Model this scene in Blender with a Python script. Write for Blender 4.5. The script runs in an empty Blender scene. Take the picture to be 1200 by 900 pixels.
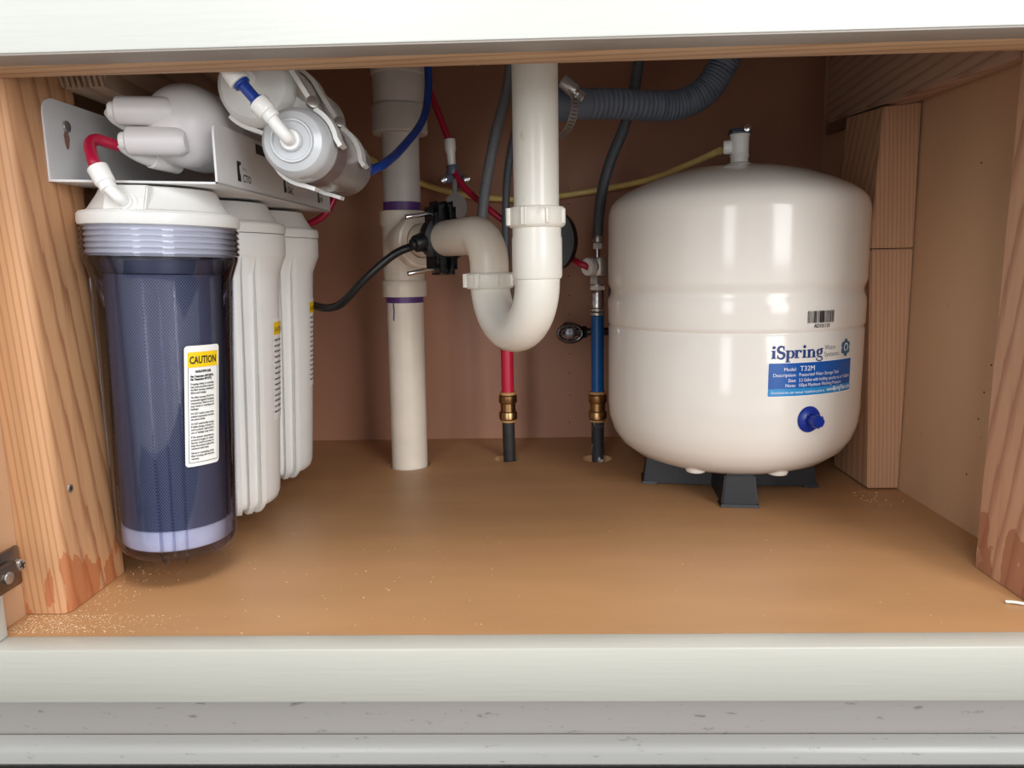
import bpy, bmesh, math, random
from mathutils import Vector, Matrix
from mathutils.geometry import tessellate_polygon

random.seed(7)
C = bpy.context.scene.collection
PI = math.pi

# ------------------------------------------------------------------ camera
cam = bpy.data.cameras.new('camera')
cam.sensor_fit = 'HORIZONTAL'
cam.sensor_width = 36.0
cam.lens = 26.171
cam.clip_start = 0.01
cam_o = bpy.data.objects.new('camera', cam)
C.objects.link(cam_o)
cam_o.matrix_world = Matrix(((0.99946984, 0.01453140, 0.02913537, 0.0),
                             (0.02645233, 0.15929159, -0.98687713, -0.47625),
                             (-0.01898173, 0.98712463, 0.15882275, 0.25),
                             (0, 0, 0, 1)))
bpy.context.scene.camera = cam_o

# ------------------------------------------------------------------ world, lights, exposure
w = bpy.data.worlds.new('room_light')
bpy.context.scene.world = w
w.use_nodes = True
w.node_tree.nodes['Background'].inputs[0].default_value = (0.93, 0.97, 1.0, 1)
w.node_tree.nodes['Background'].inputs[1].default_value = 0.85


def area(name, loc, aim, sx, sy, watts, col):
    l = bpy.data.lights.new(name, 'AREA')
    l.shape = 'RECTANGLE'
    l.size, l.size_y, l.energy, l.color = sx, sy, watts, col
    o = bpy.data.objects.new(name, l)
    C.objects.link(o)
    o.location = loc
    o.rotation_euler = (Vector(aim) - Vector(loc)).to_track_quat('-Z', 'Y').to_euler()
    return o


# two tall panes of the glazed door behind the photographer, and the kitchen ceiling light
area('glass_door_pane', (-0.78, -2.7, 0.95), (-0.1, 0, 0.2), 0.5, 1.8, 19, (0.97, 0.98, 1.0))
area('glass_door_pane', (1.5, -2.45, 0.95), (0.0, 0, 0.2), 0.85, 1.8, 44, (0.97, 0.98, 1.0))
area('ceiling_light', (0.35, -0.85, 2.15), (-0.1, -0.2, 0.0), 0.8, 0.8, 30, (1.0, 0.96, 0.90))

vs = bpy.context.scene.view_settings
vs.view_transform = 'Standard'
vs.look = 'None'
vs.exposure = 0.08
vs.gamma = 1.0
vs.use_curve_mapping = False


# ------------------------------------------------------------------ materials
def lin(c):
    return tuple(((v / 255) / 12.92 if v / 255 <= 0.04045 else ((v / 255 + 0.055) / 1.055) ** 2.4) for v in c) + (1,)


def new_mat(name):
    m = bpy.data.materials.new(name)
    m.use_nodes = True
    nt = m.node_tree
    return m, nt, nt.nodes['Principled BSDF']


def N(nt, t, **kw):
    n = nt.nodes.new(t)
    for k, v in kw.items():
        if k in n.inputs.keys():
            n.inputs[k].default_value = v
        else:
            setattr(n, k, v)
    return n


def ramp(nt, fac, stops):
    r = nt.nodes.new('ShaderNodeValToRGB')
    el = r.color_ramp.elements
    while len(el) < len(stops):
        el.new(0.5)
    for e, (p, c) in zip(el, stops):
        e.position = p
        e.color = c
    nt.links.new(fac, r.inputs[0])
    return r.outputs[0]


def mixc(nt, fac, a, b):
    m = nt.nodes.new('ShaderNodeMix')
    m.data_type = 'RGBA'
    for s, v in ((m.inputs[0], fac), (m.inputs[6], a), (m.inputs[7], b)):
        if hasattr(v, 'is_output'):
            nt.links.new(v, s)
        else:
            s.default_value = v
    return m.outputs[2]


def plain(name, rgb, rough=0.4, metal=0.0, var=0.08, scale=40, bump=0.0, spec=0.5, bscale=None):
    m, nt, b = new_mat(name)
    c = lin(rgb)
    tc = N(nt, 'ShaderNodeTexCoord')
    no = N(nt, 'ShaderNodeTexNoise', Scale=scale, Detail=4.0)
    nt.links.new(tc.outputs['Object'], no.inputs['Vector'])
    lo = tuple(v * (1 - var) for v in c[:3]) + (1,)
    hi = tuple(min(1, v * (1 + var)) for v in c[:3]) + (1,)
    nt.links.new(ramp(nt, no.outputs[0], [(0.3, lo), (0.7, hi)]), b.inputs['Base Color'])
    b.inputs['Roughness'].default_value = rough
    b.inputs['Metallic'].default_value = metal
    b.inputs['Specular IOR Level'].default_value = spec
    if bump:
        n2 = N(nt, 'ShaderNodeTexNoise', Scale=bscale or scale * 4, Detail=3.0)
        nt.links.new(tc.outputs['Object'], n2.inputs['Vector'])
        bp = N(nt, 'ShaderNodeBump', Strength=bump, Distance=0.001)
        nt.links.new(n2.outputs[0], bp.inputs['Height'])
        nt.links.new(bp.outputs[0], b.inputs['Normal'])
    return m


def wood(name, light, dark, axis='Z', rings=26, wet=False, wet_h=0.0, rough=0.6, warp=2.2, knots=()):
    """plain sawn softwood: growth lines along an axis, streaks, optional damp stain at the foot"""
    m, nt, b = new_mat(name)
    tc = N(nt, 'ShaderNodeTexCoord')
    mp = N(nt, 'ShaderNodeMapping')
    s = [1.0, 1.0, 1.0]
    s['XYZ'.index(axis)] = 0.07
    mp.inputs['Scale'].default_value = s
    mp.inputs['Rotation'].default_value = (0.0, 0.0, 0.5 if axis == 'Z' else 0.0)
    nt.links.new(tc.outputs['Object'], mp.inputs['Vector'])
    vec = mp.outputs[0]
    wv = N(nt, 'ShaderNodeTexWave', wave_type='BANDS', bands_direction='DIAGONAL', wave_profile='SAW')
    wv.inputs['Scale'].default_value = rings
    wv.inputs['Distortion'].default_value = warp
    wv.inputs['Detail'].default_value = 3.0
    wv.inputs['Detail Scale'].default_value = 1.3
    nt.links.new(vec, wv.inputs['Vector'])
    st = N(nt, 'ShaderNodeTexNoise', Scale=120.0, Detail=5.0)
    nt.links.new(vec, st.inputs['Vector'])
    big = N(nt, 'ShaderNodeTexNoise', Scale=14.0, Detail=3.0)
    nt.links.new(vec, big.inputs['Vector'])
    L, D = lin(light), lin(dark)
    col = ramp(nt, wv.outputs[0], [(0.0, tuple((a * .6 + d * .4) for a, d in zip(L, D))), (0.12, L), (0.62, L), (0.93, D), (1.0, D)])
    col = mixc(nt, ramp(nt, st.outputs[0], [(0.45, (0, 0, 0, 1)), (0.8, (.45, .45, .45, 1))]), col, D)
    col = mixc(nt, ramp(nt, big.outputs[0], [(0.4, (0, 0, 0, 1)), (0.8, (.5, .5, .5, 1))]), col,
               tuple(v * 1.12 for v in L[:3]) + (1,))
    for kx, ky, kz, kr in knots:
        sub = N(nt, 'ShaderNodeVectorMath', operation='DISTANCE')
        nt.links.new(tc.outputs['Object'], sub.inputs[0])
        sub.inputs[1].default_value = (kx, ky, kz)
        mr = N(nt, 'ShaderNodeMapRange')
        mr.inputs[1].default_value = kr * 0.3
        mr.inputs[2].default_value = kr
        mr.inputs[3].default_value = 0.8
        mr.inputs[4].default_value = 0.0
        nt.links.new(sub.outputs['Value'], mr.inputs[0])
        col = mixc(nt, mr.outputs[0], col, tuple(v * .45 for v in D[:3]) + (1,))
    if wet:
        sx = N(nt, 'ShaderNodeSeparateXYZ')
        nt.links.new(tc.outputs['Object'], sx.inputs[0])
        mp2 = N(nt, 'ShaderNodeMapping')
        mp2.inputs['Scale'].default_value = (70, 40, 16)
        nt.links.new(tc.outputs['Object'], mp2.inputs['Vector'])
        nn = N(nt, 'ShaderNodeTexNoise', Scale=1.0, Detail=4.0)
        nt.links.new(mp2.outputs[0], nn.inputs['Vector'])
        ma = N(nt, 'ShaderNodeMath', operation='MULTIPLY_ADD')
        ma.inputs[1].default_value = 0.30
        ma.inputs[2].default_value = -0.142 + wet_h
        nt.links.new(nn.outputs[0], ma.inputs[0])
        lt = N(nt, 'ShaderNodeMath', operation='LESS_THAN')
        nt.links.new(sx.outputs[2], lt.inputs[0])
        nt.links.new(ma.outputs[0], lt.inputs[1])
        ml = N(nt, 'ShaderNodeMath', operation='MULTIPLY')
        ml.inputs[1].default_value = 0.6
        nt.links.new(lt.outputs[0], ml.inputs[0])
        col = mixc(nt, ml.outputs[0], col, lin(wet))
    nt.links.new(col, b.inputs['Base Color'])
    b.inputs['Roughness'].default_value = rough
    bp = N(nt, 'ShaderNodeBump', Strength=0.25, Distance=0.001)
    nt.links.new(st.outputs[0], bp.inputs['Height'])
    nt.links.new(bp.outputs[0], b.inputs['Normal'])
    return m


def painted(name, rgb, dirt=0.4, thresh=0.66, rough=0.35, streak=(0.35, 1, 1), dirt_rgb=(95, 85, 70), scale=55):
    """brush-painted wood with scuffs and specks of dirt"""
    m, nt, b = new_mat(name)
    tc = N(nt, 'ShaderNodeTexCoord')
    mp = N(nt, 'ShaderNodeMapping')
    mp.inputs['Scale'].default_value = streak
    nt.links.new(tc.outputs['Object'], mp.inputs['Vector'])
    n1 = N(nt, 'ShaderNodeTexNoise', Scale=float(scale), Detail=6.0)
    n1.inputs['Roughness'].default_value = 0.65
    nt.links.new(mp.outputs[0], n1.inputs['Vector'])
    n2 = N(nt, 'ShaderNodeTexNoise', Scale=7.0, Detail=2.0)
    nt.links.new(mp.outputs[0], n2.inputs['Vector'])
    c = lin(rgb)
    col = ramp(nt, n2.outputs[0], [(0.3, tuple(v * .93 for v in c[:3]) + (1,)), (0.7, c)])
    col = mixc(nt, ramp(nt, n1.outputs[0], [(thresh, (0, 0, 0, 1)), (thresh + 0.08, (dirt,) * 3 + (1,))]), col, lin(dirt_rgb))
    nt.links.new(col, b.inputs['Base Color'])
    b.inputs['Roughness'].default_value = rough
    mb = N(nt, 'ShaderNodeMapping')
    mb.inputs['Scale'].default_value = (4, 60, 60)
    nt.links.new(tc.outputs['Object'], mb.inputs['Vector'])
    nb = N(nt, 'ShaderNodeTexNoise', Scale=6.0, Detail=3.0)
    nt.links.new(mb.outputs[0], nb.inputs['Vector'])
    bp = N(nt, 'ShaderNodeBump', Strength=0.12, Distance=0.001)
    nt.links.new(nb.outputs[0], bp.inputs['Height'])
    nt.links.new(bp.outputs[0], b.inputs['Normal'])
    return m


def tan_paint(name, rgb, rough=0.45, streak=(1, 1, 1), sd=0.10):
    m, nt, b = new_mat(name)
    tc = N(nt, 'ShaderNodeTexCoord')
    mp = N(nt, 'ShaderNodeMapping')
    mp.inputs['Scale'].default_value = streak
    nt.links.new(tc.outputs['Object'], mp.inputs['Vector'])
    n1 = N(nt, 'ShaderNodeTexNoise', Scale=9.0, Detail=5.0)
    nt.links.new(mp.outputs[0], n1.inputs['Vector'])
    n2 = N(nt, 'ShaderNodeTexNoise', Scale=160.0, Detail=2.0)
    nt.links.new(tc.outputs['Object'], n2.inputs['Vector'])
    c = lin(rgb)
    col = ramp(nt, n1.outputs[0], [(0.3, tuple(v * (1 - sd) for v in c[:3]) + (1,)), (0.7, tuple(v * (1 + sd) for v in c[:3]) + (1,))])
    col = mixc(nt, ramp(nt, n2.outputs[0], [(0.70, (0, 0, 0, 1)), (0.78, (.25,) * 3 + (1,))]), col, lin((120, 80, 50)))
    nt.links.new(col, b.inputs['Base Color'])
    b.inputs['Roughness'].default_value = rough
    bp = N(nt, 'ShaderNodeBump', Strength=0.06, Distance=0.001)
    nt.links.new(n2.outputs[0], bp.inputs['Height'])
    nt.links.new(bp.outputs[0], b.inputs['Normal'])
    return m


def clear_plastic(name, tint, ior=1.45, gl=(1, 1, 1, 1), rough=0.04, edge=None):
    m, nt, b = new_mat(name)
    nt.nodes.remove(b)
    out = nt.nodes['Material Output']
    tr = N(nt, 'ShaderNodeBsdfTransparent')
    tr.inputs[0].default_value = tint
    if edge:   # a longer way through the tinted wall where it turns away
        lw = N(nt, 'ShaderNodeLayerWeight', Blend=0.5)
        nt.links.new(mixc(nt, ramp(nt, lw.outputs['Facing'], [(0.45, (0, 0, 0, 1)), (0.95, (1, 1, 1, 1))]), tint, edge), tr.inputs[0])
    g = N(nt, 'ShaderNodeBsdfGlossy')
    g.inputs['Roughness'].default_value = rough
    g.inputs['Color'].default_value = gl
    fr = N(nt, 'ShaderNodeFresnel', IOR=ior)
    mx = N(nt, 'ShaderNodeMixShader')
    nt.links.new(fr.outputs[0], mx.inputs[0])
    nt.links.new(tr.outputs[0], mx.inputs[1])
    nt.links.new(g.outputs[0], mx.inputs[2])
    nt.links.new(mx.outputs[0], out.inputs[0])
    return m


def netting(name):
    m, nt, b = new_mat(name)
    tc = N(nt, 'ShaderNodeTexCoord')
    fac = None
    for rot in (0.6, -0.6):
        # diagonal strands wound round the block: azimuth against height
        sx = N(nt, 'ShaderNodeSeparateXYZ')
        nt.links.new(tc.outputs['Object'], sx.inputs[0])
        at = N(nt, 'ShaderNodeMath', operation='ARCTAN2')
        nt.links.new(sx.outputs[1], at.inputs[0])
        nt.links.new(sx.outputs[0], at.inputs[1])
        k = N(nt, 'ShaderNodeMath', operation='MULTIPLY')
        k.inputs[1].default_value = 130.0 * (1 if rot > 0 else -1)
        nt.links.new(at.outputs[0], k.inputs[0])
        z = N(nt, 'ShaderNodeMath', operation='MULTIPLY_ADD')
        z.inputs[1].default_value = 2300.0
        nt.links.new(sx.outputs[2], z.inputs[0])
        nt.links.new(k.outputs[0], z.inputs[2])
        sn = N(nt, 'ShaderNodeMath', operation='SINE')
        nt.links.new(z.outputs[0], sn.inputs[0])
        if fac is None:
            fac = sn.outputs[0]
        else:
            mxm = N(nt, 'ShaderNodeMath', operation='MAXIMUM')
            nt.links.new(fac, mxm.inputs[0])
            nt.links.new(sn.outputs[0], mxm.inputs[1])
            fac = mxm.outputs[0]
    col = ramp(nt, fac, [(0.45, lin((48, 54, 74))), (0.95, lin((118, 126, 150)))])
    nt.links.new(col, b.inputs['Base Color'])
    b.inputs['Roughness'].default_value = 0.55
    return m


M = {}
M['cab_floor'] = tan_paint('tan_floor_paint', (180, 135, 93), 0.45, (0.6, 2.5, 1), 0.07)
M['cab_wall'] = tan_paint('tan_wall_paint', (166, 118, 92), 0.5, (1.6, 1, 0.5), 0.06)
M['cab_side'] = tan_paint('tan_side_paint', (200, 162, 128), 0.45, (1, 1, 0.5), 0.06)
M['hole_dark'] = plain('nail_hole_dark', (40, 24, 18), 0.9)
M['kitchen'] = plain('pale_kitchen_floor', (206, 202, 196), 0.5)  # floor colour raised so it bounces fill light up into the cabinet
M['mat'] = plain('added_sheet_black', (24, 22, 22), 0.8)  # black of the added sheet that stands in for the dark strip
M['hinge'] = plain('worn_hinge_steel', (132, 124, 116), 0.42, 1.0, var=0.2, scale=90)
M['ceil'] = plain('pale_bounce_underside', (196, 202, 214), 0.7)  # unseen underside, made pale blue-grey to bounce cool light onto the back panel
M['white_paint'] = painted('white_cabinet_paint', (214, 215, 209), 0.3, 0.72, 0.3, (0.35, 1, 1), (150, 140, 115), 90)
M['white_shaded'] = painted('shaded_white_paint', (190, 188, 178), 0.3, 0.70, 0.3, (0.35, 1, 1), (120, 110, 92), 110)  # same white as the top rail, base darkened for the dimmer light down here
M['white_toe'] = painted('scuffed_toe_paint', (176, 170, 165), 0.5, 0.62, 0.45, (0.3, 1, 1), (70, 64, 58), 210)
M['white_shoe'] = painted('scuffed_moulding_paint', (188, 186, 181), 0.5, 0.63, 0.3, (0.3, 1, 1), (70, 64, 58), 190)
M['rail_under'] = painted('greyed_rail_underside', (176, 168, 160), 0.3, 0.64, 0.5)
M['wood_rail'] = wood('oak_strip', (214, 178, 140), (182, 138, 100), 'X', 60, rough=0.65)
M['wood_post'] = wood('orange_softwood', (198, 150, 108), (160, 108, 74), 'Z', 95, (170, 84, 38), knots=((-0.3465, 0.052, 0.193, 0.007), (-0.3465, 0.048, 0.297, 0.006), (-0.3465, 0.075, 0.052, 0.006)))
M['wood_post_r'] = wood('pinkish_softwood', (198, 152, 120), (162, 114, 88), 'Z', 80, (150, 84, 56))
M['wood_block'] = wood('tan_softwood_block', (192, 148, 114), (160, 116, 88), 'Z', 110, warp=1.8)
M['wood_beam'] = wood('brown_softwood_beam', (182, 148, 126), (150, 114, 94), 'Y', 60, rough=0.7)
M['wood_cleat'] = wood('grey_softwood_cleat', (178, 148, 124), (138, 108, 88), 'Y', 26, rough=0.7)
M['pvc'] = plain('cream_pvc', (226, 214, 198), 0.32, var=0.06, scale=30)
M['pvc_white'] = painted('stained_white_pvc', (236, 231, 220), 0.4, 0.60, 0.28, (1, 1, 0.7), (172, 148, 110), 34)
M['pvc_grey'] = plain('pale_grey_pvc', (206, 200, 194), 0.35, var=0.05)
M['primer'] = plain('purple_primer', (92, 52, 120), 0.4, var=0.2, scale=90)
M['white_plastic'] = plain('white_plastic', (236, 235, 231), 0.32, var=0.02)
M['white_gloss'] = plain('glossy_white_fitting', (246, 245, 242), 0.22, var=0.01)
M['bracket'] = plain('white_powder_coat', (226, 226, 226), 0.38, var=0.02)
M['membrane'] = plain('white_membrane_plastic', (228, 224, 224), 0.36, var=0.02)
M['tank'] = plain('cream_tank_enamel', (229, 223, 214), 0.14, var=0.015, scale=8, spec=0.4)
M['black'] = plain('black_plastic', (14, 16, 22), 0.42)
M['black_tube'] = plain('black_tube_plastic', (22, 24, 28), 0.3)
M['blue_cap'] = plain('blue_plastic', (10, 44, 140), 0.3)
M['blue_tube'] = plain('blue_tube_plastic', (26, 62, 150), 0.28)
M['red_tube'] = plain('red_tube_plastic', (170, 24, 58), 0.28)
M['yellow_tube'] = plain('yellow_tube_plastic', (232, 210, 132), 0.35)
M['red_pex'] = plain('red_pex', (190, 26, 58), 0.35)
M['blue_pex'] = plain('blue_pex', (0, 86, 156), 0.35)
M['brass'] = plain('aged_brass', (168, 134, 92), 0.3, 1.0, var=0.15, scale=120)
M['tan_ring'] = plain('tan_collar_plastic', (186, 140, 84), 0.5)
M['chrome'] = plain('chrome', (205, 205, 208), 0.16, 1.0)
M['steel'] = plain('dull_steel', (196, 192, 188), 0.36, 0.85, var=0.12)
M['iron'] = plain('dark_iron_pipe', (52, 50, 50), 0.55, 0.3, var=0.35, scale=70, bump=0.3)
M['iron_white'] = painted('dark_iron_with_plaster', (40, 40, 42), 0.95, 0.54, 0.6, (1, 1, 0.6), (225, 222, 215), 55)
M['hose_grey'] = plain('grey_flex_hose', (122, 126, 132), 0.45, bump=0.5, scale=200)
M['hose_dark'] = plain('dark_flex_hose', (84, 90, 97), 0.42, bump=0.5, scale=200)
M['corr'] = plain('slate_corrugated_hose', (104, 114, 130), 0.5)
M['frost'] = plain('frosted_cap_plastic', (206, 209, 212), 0.22, var=0.03)
M['inline_dark'] = plain('brown_grey_sleeve', (128, 112, 110), 0.3)
M['inline_light'] = plain('smoky_sleeve', (158, 152, 150), 0.2, var=0.1)
M['clear'] = clear_plastic('smoky_clear_plastic', (0.79, 0.80, 0.90, 1), 1.5, (0.95, 0.95, 1, 1), edge=(0.30, 0.29, 0.40, 1))
M['clear_rib'] = clear_plastic('smoky_clear_rib', (0.90, 0.90, 0.95, 1), 1.45, (0.95, 0.95, 1, 1))
M['net'] = netting('carbon_block_netting')
M['net_cap'] = plain('dark_end_cap', (56, 60, 78), 0.45)
M['pad'] = plain('white_end_band', (235, 236, 244), 0.5)
M['label_white'] = plain('label_paper', (244, 244, 240), 0.35, var=0.01)
M['label_yellow'] = plain('label_yellow', (246, 206, 20), 0.4, var=0.02)
M['ink'] = plain('black_ink', (24, 24, 26), 0.5)
M['ink_grey'] = plain('grey_ink', (140, 142, 148), 0.5)
M['ink_blue'] = plain('navy_ink', (10, 52, 118), 0.4)
M['ink_white'] = plain('white_ink', (238, 242, 246), 0.4)
M['panel_blue'] = plain('blue_print', (14, 84, 164), 0.25, var=0.03)
M['panel_light'] = plain('light_blue_print', (42, 140, 200), 0.25, var=0.03)
M['emblem_blue'] = plain('teal_blue_print', (52, 100, 136), 0.35)
M['grey_tab'] = plain('grey_tab_plastic', (128, 122, 120), 0.5)
M['clear_grey'] = plain('blue_grey_fitting', (96, 104, 122), 0.3)
M['dust'] = plain('sawdust', (236, 208, 170), 0.8, var=0.15, scale=300)


# ------------------------------------------------------------------ helpers
def root_loc(p):
    v = Vector((0, 0, 0))
    while p:
        v += p.location
        p = p.parent
    return v


def nb(open_=False):
    bm = bmesh.new()
    if open_:
        bm.faces.layers.int.new('open')
    return bm


def obj(name, bm, mat, parent=None, sharp=35, label=None):
    if parent:
        bmesh.ops.translate(bm, verts=bm.verts, vec=-root_loc(parent))
    if bm.faces.layers.int.get('open') is None:
        bmesh.ops.recalc_face_normals(bm, faces=bm.faces)
    me = bpy.data.meshes.new(name)
    bm.to_mesh(me)
    bm.free()
    for p in me.polygons:
        p.use_smooth = True
    me.set_sharp_from_angle(angle=math.radians(sharp))
    me.materials.append(mat)
    o = bpy.data.objects.new(name, me)
    C.objects.link(o)
    if parent:
        o.parent = parent
    if label:
        o['label'] = label
    return o


def tag(o, label, cat, group=None, kind=None):
    o['label'] = label
    o['category'] = cat
    if group:
        o['group'] = group
    if kind:
        o['kind'] = kind
    return o


def thing(name, label, cat, loc, group=None):
    o = bpy.data.objects.new(name, None)
    C.objects.link(o)
    o.location = loc
    o.empty_display_size = 0.02
    return tag(o, label, cat, group)


def struct(name, bm, mat, label=None, parent=None, sharp=35):
    o = obj(name, bm, mat, parent, sharp)
    if not parent:
        o['kind'] = 'structure'
        if label:
            o['label'] = label
    return o


def box(bm, lo, hi, bev=0.0, seg=2, mat=None):
    vs_ = bmesh.ops.create_cube(bm, size=1)['verts']
    c = [(a + b) / 2 for a, b in zip(lo, hi)]
    s = [abs(b - a) for a, b in zip(lo, hi)]
    for v in vs_:
        v.co = Vector((v.co.x * s[0] + c[0], v.co.y * s[1] + c[1], v.co.z * s[2] + c[2]))
    if bev:
        es = list({e for v in vs_ for e in v.link_edges})
        bmesh.ops.bevel(bm, geom=es, offset=bev, segments=seg, affect='EDGES', profile=0.5)
    return bm


def obox(bm, center, ax, ay, az, sx, sy, sz, bev=0.0):
    """box with its own axes"""
    vs_ = bmesh.ops.create_cube(bm, size=1)['verts']
    ax, ay, az = (Vector(a).normalized() for a in (ax, ay, az))
    for v in vs_:
        v.co = Vector(center) + ax * v.co.x * sx + ay * v.co.y * sy + az * v.co.z * sz
    if bev:
        es = list({e for v in vs_ for e in v.link_edges})
        bmesh.ops.bevel(bm, geom=es, offset=bev, segments=2, affect='EDGES', profile=0.5)
    return bm


def hexa(bm, pts):
    """eight corners, bottom four then top four"""
    v = [bm.verts.new(p) for p in pts]
    for f in ((0, 1, 2, 3), (4, 5, 6, 7), (0, 1, 5, 4), (1, 2, 6, 5), (2, 3, 7, 6), (3, 0, 4, 7)):
        bm.faces.new([v[i] for i in f])
    return bm


def frame(d):
    d = Vector(d).normalized()
    u = Vector((0, 0, 1)) if abs(d.z) < 0.9 else Vector((1, 0, 0))
    a = d.cross(u).normalized()
    return a, d.cross(a).normalized(), d


def lathe(bm, prof, base=(0, 0, 0), axis=(0, 0, 1), n=48, a0=0.0, a1=2 * PI):
    """revolve (radius, height) pairs round an axis"""
    base = Vector(base)
    if tuple(axis) == (0, 0, 1):
        u, v, d = Vector((1, 0, 0)), Vector((0, 1, 0)), Vector((0, 0, 1))
    else:
        u, v, d = frame(axis)
    full = abs(a1 - a0 - 2 * PI) < 1e-6
    cnt = n if full else n + 1
    rings = []
    for r, h in prof:
        if r < 1e-6:
            rings.append([bm.verts.new(base + d * h)])
        else:
            rings.append([bm.verts.new(base + d * h + (u * math.cos(a0 + (a1 - a0) * i / n) + v * math.sin(a0 + (a1 - a0) * i / n)) * r)
                          for i in range(cnt)])
    for A, B in zip(rings, rings[1:]):
        for i in range(n):
            j = (i + 1) % cnt
            if len(A) == 1 and len(B) == 1:
                continue
            if len(A) == 1:
                bm.faces.new((A[0], B[i], B[j]))
            elif len(B) == 1:
                bm.faces.new((A[i], A[j], B[0]))
            else:
                bm.faces.new((A[i], A[j], B[j], B[i]))
    return bm


def cyl(bm, p0, p1, r0, r1=None, n=24, bev=0.0):
    p0, p1 = Vector(p0), Vector(p1)
    L = (p1 - p0).length
    r1 = r0 if r1 is None else r1
    if bev:
        prof = [(0, 0), (r0 - bev, 0), (r0 - bev * .3, bev * .3), (r0, bev), (r1, L - bev), (r1 - bev * .3, L - bev * .3), (r1 - bev, L), (0, L)]
    else:
        prof = [(0, 0), (r0, 0), (r1, L), (0, L)]
    return lathe(bm, prof, p0, (p1 - p0), n)


def catmull(pts, m=8):
    P = [Vector(p) for p in pts]
    P = [P[0] * 2 - P[1]] + P + [P[-1] * 2 - P[-2]]
    out = []
    for i in range(1, len(P) - 2):
        for k in range(m):
            t = k / m
            a, b, c, d = P[i - 1], P[i], P[i + 1], P[i + 2]
            out.append(0.5 * ((2 * b) + (c - a) * t + (2 * a - 5 * b + 4 * c - d) * t * t + (3 * b - a - 3 * c + d) * t ** 3))
    out.append(P[-2])
    return out


def tube(bm, path, r, n=12, cap=True, rfun=None):
    """sweep a circle along a path with parallel transported frames"""
    path = [Vector(p) for p in path]
    tang = []
    for i in range(len(path)):
        a = path[max(0, i - 1)]
        b = path[min(len(path) - 1, i + 1)]
        tang.append((b - a).normalized())
    u, v, _ = frame(tang[0])
    rings = []
    for i, p in enumerate(path):
        t = tang[i]
        u = (u - t * u.dot(t)).normalized()
        v = t.cross(u)
        rr = rfun(i) if rfun else r
        rings.append([bm.verts.new(p + (u * math.cos(2 * PI * k / n) + v * math.sin(2 * PI * k / n)) * rr) for k in range(n)])
    for A, B in zip(rings, rings[1:]):
        for k in range(n):
            bm.faces.new((A[k], A[(k + 1) % n], B[(k + 1) % n], B[k]))
    if cap:
        bm.faces.new(rings[0][::-1])
        bm.faces.new(rings[-1])
    return bm


def hexnut(bm, p0, p1, r, n=6, bev=0.0):
    return cyl(bm, p0, p1, r, n=n, bev=bev)


def prism(bm, outline, depth_vec):
    """extrude a planar outline (list of points) along a vector"""
    a = [bm.verts.new(p) for p in outline]
    b = [bm.verts.new(Vector(p) + Vector(depth_vec)) for p in outline]
    bm.faces.new(a)
    bm.faces.new(b[::-1])
    for i in range(len(a)):
        j = (i + 1) % len(a)
        bm.faces.new((a[i], a[j], b[j], b[i]))
    return bm


def text_shape(s, size, align='LEFT', bold=0.0, squeeze=1.0):
    """flat letters as vertices and faces"""
    cu = bpy.data.curves.new('lettering', 'FONT')
    cu.body = s
    cu.size = size
    cu.align_x = align
    cu.offset = bold
    cu.resolution_u = 2
    o = bpy.data.objects.new('lettering', cu)
    C.objects.link(o)
    dg = bpy.context.evaluated_depsgraph_get()
    me = bpy.data.meshes.new_from_object(o.evaluated_get(dg))
    V = [(v.co.x * squeeze, v.co.y) for v in me.vertices]
    F = [tuple(p.vertices) for p in me.polygons]
    bpy.data.objects.remove(o)
    bpy.data.curves.remove(cu)
    bpy.data.meshes.remove(me)
    return V, F


def put_flat(bm, V, F, fn, du=0.0, dv=0.0):
    vs_ = [bm.verts.new(fn(x + du, y + dv)) for x, y in V]
    for f in F:
        try:
            bm.faces.new([vs_[i] for i in f])
        except ValueError:
            pass


def put_text(bm, s, size, fn, du, dv, align='LEFT', bold=0.0, squeeze=1.0, fit=None):
    V, F = text_shape(s, size, align, bold, squeeze)
    if fit and V:
        x0, x1 = min(x for x, _ in V), max(x for x, _ in V)
        k = fit / max(1e-9, x1 - x0)
        V = [((x - x0) * k, y) for x, y in V]
    put_flat(bm, V, F, fn, du, dv)


def put_rect(bm, fn, u0, u1, v0, v1, nu=12, nv=2, rad=0.0):
    """a curved sticker with optionally rounded corners"""
    if rad:
        pts = []
        for cx, cy, a in ((u1 - rad, v1 - rad, 0), (u0 + rad, v1 - rad, 90), (u0 + rad, v0 + rad, 180), (u1 - rad, v0 + rad, 270)):
            for k in range(5):
                t = math.radians(a + k * 22.5)
                pts.append((cx + rad * math.cos(t), cy + rad * math.sin(t)))
        us = sorted({round(u0 + (u1 - u0) * i / nu, 7) for i in range(nu + 1)} | {round(p[0], 7) for p in pts})

        def lim(u, top):
            d = 0.0
            if u < u0 + rad:
                d = rad - math.sqrt(max(0, rad * rad - (u0 + rad - u) ** 2))
            elif u > u1 - rad:
                d = rad - math.sqrt(max(0, rad * rad - (u - u1 + rad) ** 2))
            return v1 - d if top else v0 + d
        cols = [[bm.verts.new(fn(u, lim(u, False) + (lim(u, True) - lim(u, False)) * j / nv)) for j in range(nv + 1)] for u in us]
    else:
        cols = [[bm.verts.new(fn(u0 + (u1 - u0) * i / nu, v0 + (v1 - v0) * j / nv)) for j in range(nv + 1)] for i in range(nu + 1)]
    for A, B in zip(cols, cols[1:]):
        for j in range(nv):
            bm.faces.new((A[j], B[j], B[j + 1], A[j + 1]))


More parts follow.
